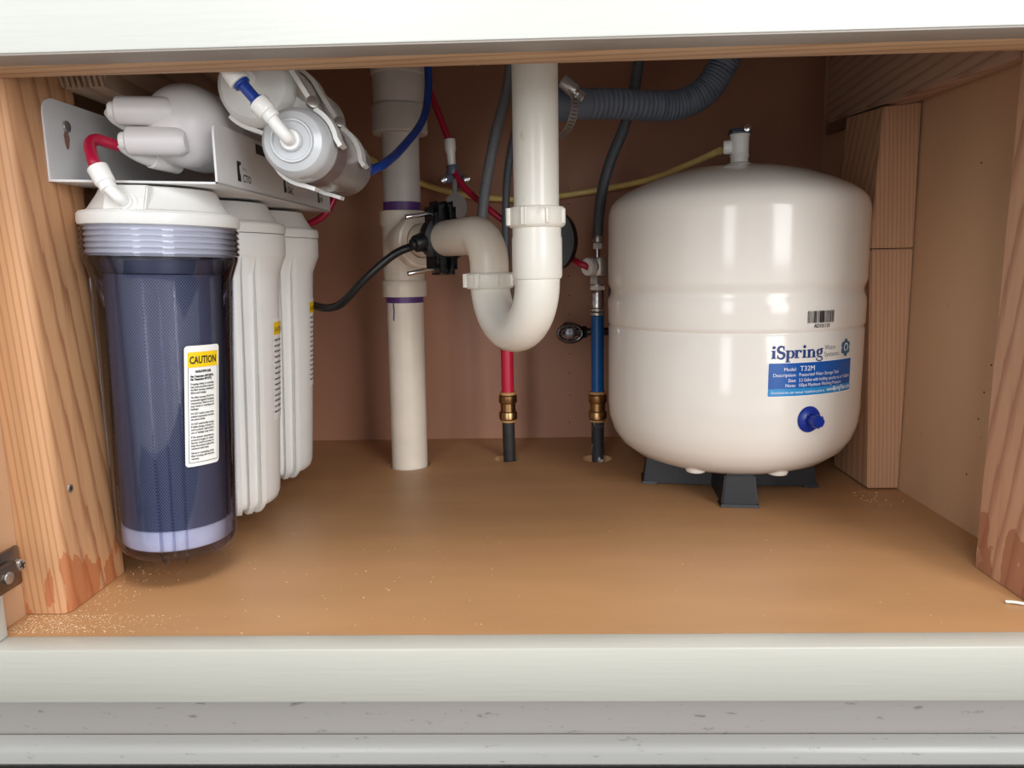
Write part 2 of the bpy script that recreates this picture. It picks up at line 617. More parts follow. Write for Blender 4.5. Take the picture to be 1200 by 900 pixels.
def stroke(pts, wd):
    """polyline of given width as quads in the plane"""
    V, F = [], []
    for i, p in enumerate(pts):
        a = pts[max(0, i - 1)]
        b = pts[min(len(pts) - 1, i + 1)]
        dx, dy = b[0] - a[0], b[1] - a[1]
        L = math.hypot(dx, dy) or 1
        ww = wd[i] if isinstance(wd, (list, tuple)) else wd
        V += [(p[0] - dy / L * ww / 2, p[1] + dx / L * ww / 2), (p[0] + dy / L * ww / 2, p[1] - dx / L * ww / 2)]
        if i:
            k = 2 * i
            F.append((k - 2, k - 1, k + 1, k))
    return V, F


def arc2(cx, cy, rx, ry, a, b, n=14):
    return [(cx + rx * math.cos(math.radians(a + (b - a) * i / n)), cy + ry * math.sin(math.radians(a + (b - a) * i / n))) for i in range(n + 1)]


# ------------------------------------------------------------------ cabinet shell
XL, XR, YB, ZC = -0.3795, 0.3955, 0.5825, 0.535
HOLES = [(-0.160, 0.441, 0.0275), (-0.036, 0.4655, 0.0165), (0.081, 0.4615, 0.0185)]

bm = nb()
outer = [Vector((XL, 0, 0)), Vector((XR, 0, 0)), Vector((XR, YB, 0)), Vector((XL, YB, 0))]
loops = [outer] + [[Vector((hx + hr * math.cos(2 * PI * i / 32), hy + hr * math.sin(2 * PI * i / 32), 0)) for i in range(32)] for hx, hy, hr in HOLES]
flat = [p for l in loops for p in l]
tv = [bm.verts.new(p) for p in flat]
for t in tessellate_polygon(loops):
    bm.faces.new([tv[i] for i in t])
k = 0
for l in loops:
    low = [bm.verts.new(p - Vector((0, 0, 0.014))) for p in l]
    for i in range(len(l)):
        j = (i + 1) % len(l)
        bm.faces.new((tv[k + i], tv[k + j], low[j], low[i]))
    k += len(l)
struct('floor', bm, M['cab_floor'], 'tan painted cabinet floor with three round pipe holes', sharp=30)

bm = nb(); box(bm, (XL - .012, YB, -.02), (XR + .012, YB + .012, ZC))
wall_back = struct('wall_back', bm, M['cab_wall'], 'tan painted cabinet back panel')
bm = nb(); box(bm, (XL - .012, .001, -.02), (XL, YB + .012, ZC))
wall_left = struct('wall_left', bm, M['cab_side'], 'tan painted cabinet side panel on the left')
bm = nb(); box(bm, (XR, .001, -.02), (XR + .012, YB + .012, ZC))
wall_right = struct('wall_right', bm, M['cab_side'], 'tan painted cabinet side panel on the right')
bm = nb(); box(bm, (XL - .012, -.03, ZC), (XR + .012, YB + .012, ZC + .03))
struct('ceiling', bm, M['ceil'], 'underside of the counter')

# nail holes in the panels
bm = nb()
for z in (0.352, 0.331, 0.26, 0.232, 0.205, 0.178, 0.150, 0.122, 0.094, 0.062, 0.022):
    cyl(bm, (0.052 + random.uniform(-.001, .001), YB - .0004, z), (0.052, YB + .001, z), 0.0009, n=8)
o = obj('nail_hole', bm, M['hole_dark'], wall_back); o['kind'] = 'stuff'
bm = nb()
for y, z in ((.150, .258), (.157, .232), (.161, .207), (.167, .181), (.172, .156), (.179, .131), (.184, .106), (.195, .052), (.21, .33)):
    cyl(bm, (XR - .0004, y, z), (XR + .001, y, z), 0.0008, n=8)
o = obj('nail_hole', bm, M['hole_dark'], wall_right); o['kind'] = 'stuff'

# face frame
bm = nb(); box(bm, (-0.60, -.02, .3783), (0.60, .0044, .56), .0012)
tr = struct('trim_1', bm, M['white_paint'], 'white painted top rail of the face frame')
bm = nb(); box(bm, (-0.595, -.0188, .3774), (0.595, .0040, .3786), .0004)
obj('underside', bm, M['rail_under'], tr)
bm = nb(); box(bm, (-0.60, .0050, .3776), (0.60, .0328, .5), .0015)
struct('trim_2', bm, M['wood_rail'], 'bare wooden strip behind the top rail')
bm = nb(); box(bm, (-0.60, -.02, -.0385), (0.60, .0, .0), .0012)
struct('trim_3', bm, M['white_shaded'], 'white painted bottom rail of the face frame')
bm = nb(); box(bm, (-0.60, .03, -.1160), (0.60, .042, -.0385), .0005)
struct('trim_4', bm, M['white_toe'], 'scuffed white toe kick board under the bottom rail')
bm = nb()
prof = [(.0288, -.0950), (.0275, -.0945), (.022, -.0965), (.0185, -.0995), (.0170, -.103), (.0168, -.1110), (.0288, -.1110)]
prism(bm, [Vector((-.6, y, z)) for y, z in prof], (1.2, 0, 0))
struct('trim_5', bm, M['white_shoe'], 'white rounded shoe moulding along the kitchen floor')
bm = nb(); box(bm, (-0.60, -.02, .0), (-.3695, .0, .3783), .001)
struct('trim_6', bm, M['white_paint'], 'white painted left stile of the face frame')
bm = nb(); box(bm, (0.3965, -.02, .0), (.60, .0, .3783), .001)
struct('trim_7', bm, M['white_paint'], 'white painted right stile of the face frame')
bm = nb(); box(bm, (-2.5, -3.2, -.15), (2.5, .045, -.1165))
struct('floor.001', bm, M['kitchen'], 'kitchen floor in front of the cabinet, paled to bounce light into it')

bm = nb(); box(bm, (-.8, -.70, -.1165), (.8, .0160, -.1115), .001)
tag(obj('added_dark_sheet', bm, M['mat']), 'added black sheet keeping the strip below the white shoe moulding dark', 'mat')  # added sheet keeps the strip under the moulding dark against the pale floor

# ------------------------------------------------------------------ framing timber
post = thing('wooden_post', 'orange wooden post at the left of the opening with a damp stained foot', 'post', (-.363, .07, 0))
bm = nb()
pts = [(XL + .0003, .0325), (-.3550, .0325), (-.3510, .0332), (-.3478, .0355), (-.3466, .0395), (-.3466, .1080), (XL + .0003, .1080)]
prism(bm, [Vector((x, y, 0.0005)) for x, y in pts], (0, 0, .50))
obj('timber', bm, M['wood_post'], post, 40)
s = None
bm = nb(); cyl(bm, (-.3470, .0500, .0915), (-.3457, .0500, .0915), .0030, n=20, bev=.0004)
s = obj('screw', bm, M['steel'], post, label='grey countersunk screw head')
bm = nb()
obox(bm, (-.3456, .0500, .0915), (1, 0, 0), (0, 1, .4), (0, -.4, 1), .0003, .0036, .0007)
obox(bm, (-.3456, .0500, .0915), (1, 0, 0), (0, 1, .4), (0, -.4, 1), .0003, .0007, .0036)
obj('slot', bm, M['hole_dark'], s)

bm = nb()
pts = [(.3560, .1062), (.3560, .0360), (.3575, .0335), (.3605, .0325), (XR - .0003, .0325), (XR - .0003, .1062)]
bot = [Vector((x, y, .0005)) for x, y in pts]
top = [Vector((x + (.0038 if x < .37 else 0), y, .50)) for x, y in pts]
a = [bm.verts.new(p) for p in bot]; b = [bm.verts.new(p) for p in top]
bm.faces.new(a); bm.faces.new(b[::-1])
for i in range(len(a)):
    bm.faces.new((a[i], a[(i + 1) % len(a)], b[(i + 1) % len(a)], b[i]))
tag(obj('wooden_post', bm, M['wood_post_r'], None, 40), 'pinkish wooden post at the right photo edge with brown stains at its foot', 'post')

bm = nb()
hexa(bm, [(.3618, .3165, .0015), (.3950, .3165, .0015), (.3950, .408, .0015), (.3618, .408, .0015),
          (.3508, .3165, .2580), (.3945, .3165, .2580), (.3945, .408, .2580), (.3508, .408, .2580)])
bmesh.ops.bevel(bm, geom=bm.edges[:], offset=.0012, segments=2, affect='EDGES')
tag(obj('wooden_block', bm, M['wood_block']), 'lower tan timber block standing on the cabinet floor behind the white tank', 'timber')
bm = nb()
hexa(bm, [(.3506, .3172, .2590), (.3945, .3172, .2590), (.3945, .408, .2590), (.3506, .408, .2590),
          (.3560, .3172, .3995), (.3935, .3172, .4030), (.3935, .408, .4055), (.3560, .408, .4055)])
bmesh.ops.bevel(bm, geom=bm.edges[:], offset=.0010, segments=2, affect='EDGES')
tag(obj('wooden_block', bm, M['wood_block']), 'upper darker timber block stacked on the lower block beneath the beam', 'timber')

# beam resting on the upper block, rising a little towards the back
beam = thing('wooden_beam', 'brown timber beam running along the right side above the blocks', 'beam', (.37, .25, .39))
bm = nb()
hexa(bm, [(.3560, .1075, .3915), (.3952, .1075, .4000), (.3952, .572, .4100), (.3560, .463, .4105),
          (.3560, .1075, .4800), (.3952, .1075, .4800), (.3952, .572, .5000), (.3560, .463, .5000)])
bmesh.ops.bevel(bm, geom=bm.edges[:], offset=.002, segments=2, affect='EDGES')
obj('timber', bm, M['wood_beam'], beam)
bm = nb(); box(bm, (.3552, .200, .4300), (.3562, .2025, .4360), .0004)
obj('paint_fleck', bm, M['white_paint'], beam, label='small white paint fleck')

# left cleat with saw-cut end
cl = thing('wooden_cleat', 'brown timber cleat with saw-grooved end, high behind the left post', 'timber', (-.33, .2, .385))
bm = nb(); box(bm, (-.3460, .0945, .3846), (-.3130, .34, .44), .001)
obj('timber', bm, M['wood_cleat'], cl)
for i in range(8):
    x = -.3452 + i * .0043
    bm = nb()
    hexa(bm, [(x, .0918, .3852), (x + .0022, .0918, .3852), (x + .0022, .0948, .3852), (x, .0948, .3852),
              (x - .006, .0918, .415), (x - .0038, .0918, .415), (x - .0038, .0948, .415), (x - .006, .0948, .415)])
    obj('saw_ridge', bm, M['wood_cleat'], cl)

# hinge on the left panel
hg = thing('cabinet_hinge', 'steel cabinet hinge screwed to the left panel beside the post', 'hinge', (-.3694, .0, .045))
HXL = -.3694
bm = nb(); box(bm, (HXL, -.014, .0325), (HXL + .0040, .0160, .0610), .0015)
pl = obj('hinge_plate', bm, M['hinge'], hg)
bm = nb(); box(bm, (HXL + .0040, -.034, .0370), (HXL + .0095, .0050, .0545), .002)
obj('hinge_arm', bm, M['hinge'], hg)
bm = nb(); cyl(bm, (HXL + .0036, .0105, .0480), (HXL + .0086, .0105, .0480), .0042, n=18, bev=.0008)
sc = obj('screw', bm, M['steel'], hg)
bm = nb(); obox(bm, (HXL + .0087, .0105, .0480), (1, 0, 0), (0, 1, .3), (0, -.3, 1), .0003, .0054, .001)
obox(bm, (HXL + .0087, .0105, .0480), (1, 0, 0), (0, 1, .3), (0, -.3, 1), .0003, .001, .0054)
obj('slot', bm, M['hole_dark'], sc)
bm = nb(); cyl(bm, (HXL + .0095, -.006, .0455), (HXL + .0112, -.006, .0455), .0042, n=18, bev=.0006)
obj('screw', bm, M['steel'], hg)

# ------------------------------------------------------------------ water filter system
fs = thing('water_filter_system', 'white multi-stage water filter unit hung on the left post with three tall housings', 'water filter', (-.287, .2, .03))
BY0, BY1 = .066, .387
bm = nb()
tk = .0016


# back plate with rounded upper front corner
R = .012
plate = [(BY0, .3166), (BY0, .3745 - R)] + [(BY0 + R - R * math.cos(math.radians(a)), .3745 - R + R * math.sin(math.radians(a))) for a in (22.5, 45, 67.5, 90)] + [(BY1, .3745), (BY1, .3166)]
prism(bm, [Vector((-.3462, y, z)) for y, z in plate], (tk, 0, 0))
# shelf, tilted slightly
hexa(bm, [(-.3462, BY0, .3150), (-.2235, BY0, .3104), (-.2288, BY1, .3125), (-.3462, BY1, .3150),
          (-.3462, BY0, .3166), (-.2235, BY0, .3120), (-.2288, BY1, .3141), (-.3462, BY1, .3166)])
# front flange
R = .008
fl = [(BY0, .3106), (BY0, .3535 - R)] + [(BY0 + R - R * math.cos(math.radians(a)), .3535 - R + R * math.sin(math.radians(a))) for a in (22.5, 45, 67.5, 90)] + [(BY1, .3560), (BY1, .3126)]


def flx(y):
    return -.2235 - .0053 * (y - BY0) / (BY1 - BY0)


prism(bm, [Vector((flx(y), y, z)) for y, z in fl], (-tk, 0, 0))
br = obj('bracket', bm, M['bracket'], fs, 30, label='folded white sheet metal channel')
bm = nb(); cyl(bm, (-.3446, .0905, .3570), (-.3425, .0905, .3570), .0042, n=16, bev=.0007)
obj('screw', bm, M['steel'], br)
bm = nb()
ks = [Vector((-.34455, .0905 + .0036 * math.cos(math.radians(a)) * (1 if a < 180 else .8), .3480 + (.0060 if a < 180 else .0075) * math.sin(math.radians(a)))) for a in range(0, 360, 20)]
prism(bm, ks, (.0002, 0, 0))
obj('keyhole_slot', bm, plain('keyhole_shadow', (150, 112, 98), 0.8), br, label='pinkish keyhole slot')


def flange_fn(y0, z0):
    return lambda u, v: Vector((flx(y0 + u) + .0003, y0 + u, z0 + v))


# printed marks on the flange: dark square with pale tree, stage code
for yc, zc, code, k in ((.1055, .3245, 'CTO', 1.0), (.2195, .3265, 'GAC', 1.0), (.335, .3265, 'PP', 1.0)):
    fn = flange_fn(yc, zc)
    bm = nb(True); put_rect(bm, fn, 0, .0085, -.0075, .0075, 2, 2)
    lg = obj('printed_logo', bm, M['ink'], br)
    bm = nb(True)
    fn2 = lambda u, v, f=fn: f(u, v) + Vector((.0003, 0, 0))
    for uu, vv, rr in ((.0062, .0025, .0026), (.0072, -.002, .0020), (.0056, -.0005, .0016)):
        put_flat(bm, [(uu + rr * math.cos(2 * PI * i / 12), vv + rr * math.sin(2 * PI * i / 12)) for i in range(12)], [tuple(range(12))], fn2)
    put_flat(bm, *stroke([(.007, -.0074), (.0064, -.003), (.0066, 0)], .0016), fn2)
    obj('printed_tree', bm, M['bracket'], br)
    bm = nb(True); put_text(bm, code, .0085, fn, .0105, -.0072, bold=.0001)
    obj('lettering', bm, M['ink'], br)
    bm = nb(True); put_text(bm, 'iSpring', .0034, fn, .0105, .0020)
    obj('lettering', bm, M['ink_grey'], br)
bm = nb(True); put_rect(bm, flange_fn(.150, .3475), 0, .022, -.004, .004, 3, 2)
obj('printed_logo', bm, M['ink'], br)


def sump_r(z):
    """outer radius of a filter sump at height z above the floor (body part)"""
    return .0448 + (.0506 - .0448) * (z - .03) / .21


CAP = [(0, .3112), (.0400, .3112), (.0410, .3106), (.0440, .3050), (.0500, .2958), (.0515, .2944), (.0560, .2934), (.0576, .2916),
       (.0578, .2860), (.0570, .2838), (.0545, .2834), (0, .2834)]


def housing(cx, cy, kind, label, rib_az, camdir):
    clear = kind == 'clear'
    bm = nb(True)
    prof = []
    z = .2832
    if clear:
        prof.append((.0550, z))
        for i in range(5):
            zz = .2815 - i * .0042
            prof += [(.0562, zz), (.0568, zz - .0008), (.0568, zz - .0022), (.0556, zz - .0030)]
        prof += [(.0556, .2600), (.0552, .2580), (.0520, .2475), (.0510, .2440)]
    else:
        prof += [(.0570, z), (.0572, .2790), (.0572, .2640), (.0562, .2618), (.0516, .2490), (.0508, .2455)]
    prof += [(sump_r(.20), .20), (sump_r(.12), .12), (sump_r(.045), .045), (.0446, .034), (.0428, .0285), (.0395, .0255), (0, .0250)]
    if not clear:
        prof = [(r, z_) for r, z_ in prof]
    lathe(bm, [(r, z_) for r, z_ in prof][::-1], (cx, cy, 0), n=64)
    sump = obj('filter_housing', bm, M['clear'] if clear else M['white_plastic'], fs, 40, label)
    bm = nb(); lathe(bm, CAP, (cx, cy, 0), n=64)
    cap = obj('housing_cap', bm, M['white_plastic'], sump, 28, 'white screw cap' if clear else None)
    if clear:
        bm = nb()
        sk = [(.0400, .2850), (.0528, .2850)]
        for i in range(5):
            zz = .2822 - i * .0042
            sk += [(.0532, zz), (.0540, zz - .0010), (.0540, zz - .0020), (.0526, zz - .0032)]
        lathe(bm, sk + [(.0520, .2612), (.0400, .2612)], (cx, cy, 0), n=64)
        obj('threaded_skirt', bm, M['white_plastic'], sump, 30, 'white threaded skirt of the cap')
    # square boss on the cap, turned towards the room
    a = math.radians(camdir - 27)
    rad = Vector((math.cos(a), math.sin(a), 0)); tan = Vector((-math.sin(a), math.cos(a), 0))
    c0 = Vector((cx, cy, 0))
    bm = nb()
    pr = [(.0300, .3110), (.0468, .3110), (.0545, .2860), (.0300, .2860)]
    A = [bm.verts.new(c0 + rad * r_ - tan * .0155 + Vector((0, 0, zz))) for r_, zz in pr]
    B = [bm.verts.new(c0 + rad * r_ + tan * .0155 + Vector((0, 0, zz))) for r_, zz in pr]
    bm.faces.new(A); bm.faces.new(B[::-1])
    for i in range(4):
        bm.faces.new((A[i], A[(i + 1) % 4], B[(i + 1) % 4], B[i]))
    bmesh.ops.bevel(bm, geom=bm.edges[:], offset=.0012, segments=2, affect='EDGES')
    obj('port_boss', bm, M['white_plastic'], sump)
    # moulded ribs down the side
    for az in rib_az:
        t = math.radians(az)
        rd = Vector((math.cos(t), math.sin(t), 0)); tn = Vector((-math.sin(t), math.cos(t), 0))
        hw = .0026 if not clear else .0009
        bm = nb()
        ring = []
        for zz in (.2620, .2500, .2440, .15, .045, .034, .027, .0215):
            ro = {.2620: .0566, .2500: .0552, .2440: .0546}.get(zz, min(.0552, sump_r(max(zz, .045)) + .0068))
            if clear:
                ro = min(ro, sump_r(max(zz, .045)) + .0013)
            if zz < .03:
                ro -= .004 if zz > .025 else .010
            ri = ro - ((.014 if zz > .03 else .018) if not clear else (.0025 if zz > .03 else .012))
            ring.append([bm.verts.new(c0 + rd * r_ + tn * s_ * hw + Vector((0, 0, zz))) for r_, s_ in ((ri, -1), (ro, -1), (ro, 1), (ri, 1))])
        if clear:
            ring = ring[2:]
            for zz_ in ():
                pass
        for P_, Q_ in zip(ring, ring[1:]):
            for i in range(4):
                bm.faces.new((P_[i], P_[(i + 1) % 4], Q_[(i + 1) % 4], Q_[i]))
        bm.faces.new(ring[0]); bm.faces.new(ring[-1][::-1])
        if clear:
            bmesh.ops.delete(bm, geom=[v for v in bm.verts if not v.link_faces], context='VERTS')
        obj('rib', bm, M['clear_rib'] if clear else M['white_plastic'], sump, 30)
    return sump, cap, rad, tan


H1 = (-.287, .108)
H2 = (-.2890, .226)
H3 = (-.2910, .344)
h1, cap1, rad1, tan1 = housing(*H1, 'clear', 'clear smoky housing with a dark netted carbon block inside', (-80, -68.5, -57, -8, 4, 16, 96, 110, -170, -158), -63.8)
h2, cap2, _, _ = housing(*H2, 'white', 'opaque white housing in the middle', (-61.5, -48.5, -35.5, 60, 73, 86, 180, 193, 206), -67.6)
h3, cap3, _, _ = housing(*H3, 'white', 'opaque white housing at the back', (-64.5, -51.5, -38.5, 57, 70, 83, 177, 190, 203), -70.5)

# the carbon block seen through the clear sump (built about its own axis)
bm = nb(); lathe(bm, [(0, .0500), (.0412, .0500), (.0425, .2480), (0, .2480)], (*H1, 0), n=64)
cart = obj('carbon_cartridge', bm, M['net'], h1, label='dark blue netted carbon block')
for p in cart.data.vertices:
    p.co.x -= H1[0] - fs.location.x
    p.co.y -= H1[1] - fs.location.y
cart.location = (H1[0] - fs.location.x, H1[1] - fs.location.y, 0)
bm = nb(); lathe(bm, [(0, .0340), (.0412, .0340), (.0420, .0350), (.0422, .0495), (.0414, .0502), (0, .0502)], (*H1, 0), n=64)
obj('end_band', bm, M['pad'], h1, label='white end band of the cartridge')
bm = nb(); lathe(bm, [(0, .2478), (.0436, .2478), (.0444, .2488), (.0444, .2590), (.0400, .2620), (.025, .2640), (.022, .282), (0, .282)], (*H1, 0), n=64)
obj('end_cap', bm, M['net_cap'], h1, label='dark cartridge end cap')

# caution label on the clear sump
AZ0, AZ1, LZ0, LZ1 = -51.5, -18.5, .1018, .1953
RL = .0480


def h1fn(off):
    def f(u, v):
        z_ = LZ0 + v
        a_ = math.radians(AZ0 + (-.0 if v > .05 else 0)) + u / RL
        a_ -= math.radians(3.6) * (1 - v / (LZ1 - LZ0))
        r_ = sump_r(z_) + .0006 + off
        return Vector((H1[0] + r_ * math.cos(a_), H1[1] + r_ * math.sin(a_), z_))
    return f


LW, LH = math.radians(AZ1 - AZ0) * RL, LZ1 - LZ0
bm = nb(True); put_rect(bm, h1fn(0), 0, LW, 0, LH, 14, 10, .0026)
obj('caution_label', bm, M['label_white'], h1, label='white caution sticker')
bm = nb(True); put_rect(bm, h1fn(.0003), .0022, LW - .0016, LH - .0165, LH - .0048, 12, 2)
obj('caution_band', bm, M['label_yellow'], h1, label='yellow heading band')
bm = nb(True)
f3 = h1fn(.0005)
put_text(bm, 'CAUTION', .0078, f3, .0036, LH - .0135, bold=.00022, fit=LW - .0068)
lines = [('HANDLE WITH CARE.', .0030, .62, 1), None,
         ('Max. Temperature 100°F (38°C)', .0026, .9, 1), ('Min. Temperature 40°F (4°C)', .0026, .82, 1), None,
         ('Dropping, hitting or scratching', .0025, .92, 0), ('may cause excessive stress to', .0025, .92, 0), ('the filter housing, resulting in', .0025, .92, 0), ('failure and leakage.', .0025, .6, 0), None,
         ('The filter housing MUST be', .0025, .92, 0), ('protected against freezing', .0025, .92, 0), ('temperatures. Failure to do so', .0025, .92, 0), ('may result in cracking and', .0025, .92, 0), ('leakage.', .0025, .3, 0), None,
         ('DO NOT install in areas where', .0025, .92, 0), ('ambient temperature exceeds', .0025, .92, 0), ('the above limits.', .0025, .55, 0), None,
         ('DO NOT install the filter housing', .0025, .92, 0), ('if visible damage is found. If a', .0025, .92, 0), ('crack is present, replace before', .0025, .92, 0), ('use or leakage may occur.', .0025, .92, 0), None,
         ('If the system experiences', .0025, .92, 0), ('pressure surges or water', .0025, .92, 0), ('hammer, install an arrestor to', .0025, .92, 0), ('keep the pressure below the', .0025, .92, 0), ('maximum rated value.', .0025, .7, 0), None,
         ('Misuse or overloading of the', .0025, .92, 0), ('filter housing will void the', .0025, .92, 0), ('warranty.', .0025, .3, 0)]
v = LH - .0205
step = (LH - .0205 - .0055) / (len([l for l in lines if l]) + .55 * len([l for l in lines if not l]) - 1)
for l in lines:
    if l is None:
        v -= step * .55
        continue
    s_, size, fr_, bd = l
    put_text(bm, s_, size * .82, f3, .0042 + (.0035 if s_.startswith('HANDLE') else 0), v, bold=.00006 + .00008 * bd, fit=(LW - .0078) * fr_)
    v -= step
# thin border line
for u0, u1, v0, v1 in ((.0024, .0027, .0030, LH - .0165), (LW - .0021, LW - .0018, .0030, LH - .0165), (.0024, LW - .0018, .0030, .0034)):
    put_rect(bm, f3, u0, u1, v0, v1, 8 if u1 - u0 > .01 else 1, 8 if v1 - v0 > .01 else 1)
obj('lettering', bm, M['ink'], h1)

# edge-on caution labels on the two white sumps
for H, hh, az, zt in ((H2, h2, -11, .206), (H3, h3, -9, .219)):
    def fnb(u, v, H=H, az=az, off=.0005):
        a_ = math.radians(az) + u / .05
        r_ = sump_r(v) + off
        return Vector((H[0] + r_ * math.cos(a_), H[1] + r_ * math.sin(a_), v))
    bm = nb(True); put_rect(bm, fnb, 0, .024, zt - .098, zt, 10, 6, .0024)
    obj('caution_label', bm, M['label_white'], hh)
    bm = nb(True); put_rect(bm, lambda u, v: fnb(u, v, off=.0008), .001, .023, zt - .016, zt - .004, 8, 2)
    obj('caution_band', bm, M['label_yellow'], hh)
    bm = nb(True)
    g_ = lambda u, v: fnb(u, v, off=.0010)
    put_text(bm, 'CAUTION', .0060, g_, .0020, zt - .0130, fit=.019)
    vv = zt - .022
    for i_, s_ in enumerate(('HANDLE WITH CARE.', 'Max. Temperature 100°F', 'Min. Temperature 40°F', 'Dropping or hitting may', 'damage the filter housing', 'resulting in leakage.', 'The filter housing MUST be', 'protected against freezing', 'temperatures.', 'DO NOT install in areas', 'above these limits.', 'DO NOT install if damage', 'is visible.', 'Misuse will void warranty.')):
        put_text(bm, s_, .0028, g_, .0022, vv, bold=.0001, fit=.018)
        vv -= .0053
    obj('lettering', bm, M['ink'], hh)

# elbow fitting on the front cap
pc = Vector((H1[0], H1[1], 0)) + rad1 * .0512 + Vector((0, 0, .2975))
nrm = (rad1 + Vector((0, 0, .30))).normalized()
bm = nb(); cyl(bm, pc - nrm * .003 + tan1 * .002, pc + nrm * .0012 + tan1 * .002, .0078, n=24, bev=.0006)
cyl(bm, pc + tan1 * .002, pc + nrm * .004 + tan1 * .002, .0052, n=20, bev=.0008)
e0 = pc + nrm * .0050 + tan1 * .002
e1 = Vector((-.2950, .0510, .3085))
e2 = Vector((-.3020, .0530, .3215))
tube(bm, catmull([e0 - nrm * .002, e0 + (e1 - e0) * .25 + nrm * .002, e1], 6), .0044, 16)
d_ = (e2 - e1).normalized()
cyl(bm, e1 - d_ * .002, e1 + d_ * .004, .0058, n=20, bev=.0008)
cyl(bm, e1 + d_ * .003, e2 + d_ * .001, .0068, .0072, n=20, bev=.001)
obj('port_elbow', bm, M['white_gloss'], h1, label='white elbow tube fitting')
bm = nb(); cyl(bm, e2, e2 + d_ * .0022, .0060, n=20, bev=.0006)
obj('locking_clip', bm, M['red_tube'], h1, label='red collar')

# the unit hangs rolled by two degrees, as its tilted bracket shows
ROLL = math.radians(2.0)
for H, hh in ((H1, h1), (H2, h2), (H3, h3)):
    pv = Vector((H[0], H[1], .3115)) - fs.location
    T = Matrix.Translation(pv) @ Matrix.Rotation(ROLL, 4, 'Y') @ Matrix.Translation(-pv)
    for o_ in [hh] + list(hh.children):
        if o_.name.startswith(('port_elbow', 'locking_clip')):
            continue
        if o_ is cart:
            o_.location = T @ o_.location
            o_.rotation_euler = (0, ROLL, 0)
        else:
            o_.data.transform(T)

# membrane housing lying in the channel
mc = Vector((-.2625, .112, .3590))
bm = nb()
prof = [(0, -.030)] + [(.0310 * math.sin(math.radians(a)), -.030 * math.cos(math.radians(a))) for a in range(8, 91, 8)] + [(.0310, 0), (.0312, .03), (.0285, .032), (.0285, .235), (.0300, .237), (.0300, .262), (.022, .272), (0, .274)]
lathe(bm, prof, mc, (0, 1, 0), n=56)
mh = obj('membrane_housing', bm, M['membrane'], fs, 40, label='white cylinder with a domed end and two side ports')
for (p0, p1) in (((-.2640, .090, .3655), (-.3015, .086, .3665)), ((-.2560, .088, .3440), (-.2945, .084, .3445))):
    p0, p1 = Vector(p0), Vector(p1)
    d_ = (p1 - p0).normalized()
    bm = nb()
    lathe(bm, [(0, -.004), (.0075, -.003), (.0096, 0), (.0104, .003), (.0103, (p1 - p0).length - .001), (.0095, (p1 - p0).length), (0, (p1 - p0).length)], p0, d_, n=28)
    obj('port', bm, M['membrane'], mh)
    bm = nb()
    q = p1 + d_ * .0040
    cyl(bm, p1 - d_ * .001, p1 + d_ * .006, .0066, n=22, bev=.0018)
    tube(bm, catmull([q, q + Vector((.001, .006, -.004)), q + Vector((.006, .018, -.0085)), q + Vector((.012, .030, -.010))], 5), .0062, 16)
    cyl(bm, q + Vector((.008, .022, -.009)), q + Vector((.018, .046, -.011)), .0078, n=20, bev=.001)
    obj('port_elbow', bm, M['white_gloss'], mh, label='white elbow fitting')

# pair of inline canisters above the channel
c1 = Vector((-.1670, 0, .3385)); c2 = Vector((-.1995, 0, .3820))
bm = nb(); lathe(bm, [(0, .088), (.0255, .088), (.0255, .205), (.0235, .213), (.012, .216), (0, .216)], (c1.x, 0, c1.z), (0, 1, 0), n=48)
inl = obj('inline_filter', bm, M['inline_light'], fs, 35, label='smoky translucent inline filter canister')
bm = nb(); lathe(bm, [(0, .0575), (.0070, .0575), (.0078, .0582), (.0080, .0610), (.0128, .0618), (.0138, .0604), (.0148, .0604), (.0156, .0624), (.0205, .0645), (.0238, .0690), (.0247, .0740), (.0250, .0885), (0, .0885)], (c1.x, 0, c1.z), (0, 1, 0), n=48)
obj('end_cap', bm, M['frost'], inl, 30, 'milky front end cap')
bm = nb(); lathe(bm, [(.0252, .0885), (.0258, .0886), (.0258, .118), (.0252, .1182)], (c1.x, 0, c1.z), (0, 1, 0), n=48)
obj('sleeve', bm, M['inline_dark'], inl, 30, 'brown-grey sleeve')
bm = nb(); lathe(bm, [(.0040, .0568), (.0068, .0568), (.0068, .0580), (.0040, .0580)], (c1.x, 0, c1.z), (0, 1, 0), n=24)
obj('locking_ring', bm, M['white_gloss'], inl)
bm = nb(); lathe(bm, [(.0030, .0562), (.0044, .0562), (.0044, .0574), (.0030, .0574)], (c1.x, 0, c1.z), (0, 1, 0), n=24)
obj('collar', bm, M['blue_cap'], inl)
ea = Vector((-.1690, .0490, .3410)); eb = Vector((-.1775, .0475, .3545)); ec = Vector((-.1838, .0470, .3615))
bm = nb(); tube(bm, catmull([(c1.x, .0590, c1.z), (c1.x, .052, c1.z + .0005), ea + Vector((-.003, -.001, .005)), eb], 6), .0044, 16)
d_ = (ec - eb).normalized()
cyl(bm, eb - d_ * .005, eb + d_ * .001, .0057, n=20, bev=.0008)
cyl(bm, eb, ec + d_ * .0005, .0068, .0074, n=20, bev=.001)
obj('port_elbow', bm, M['white_gloss'], inl, label='white elbow fitting')
ed = Vector((-.1945, .0465, .3745)); ee = Vector((-.2020, .0460, .3840))
bm = nb(); cyl(bm, ec, ed, .0040, n=16)
cyl(bm, ec - d_ * .0005, ec + d_ * .002, .0056, n=18, bev=.0006)
cyl(bm, ed - (ee - ed).normalized() * .0025, ed, .0060, n=18, bev=.0006)
obj('link_tube', bm, M['blue_tube'], inl, label='short blue link tube')
bm = nb(); d2 = (ee - ed).normalized()
cyl(bm, ed, ed + d2 * .011, .0076, .0070, n=20, bev=.001)
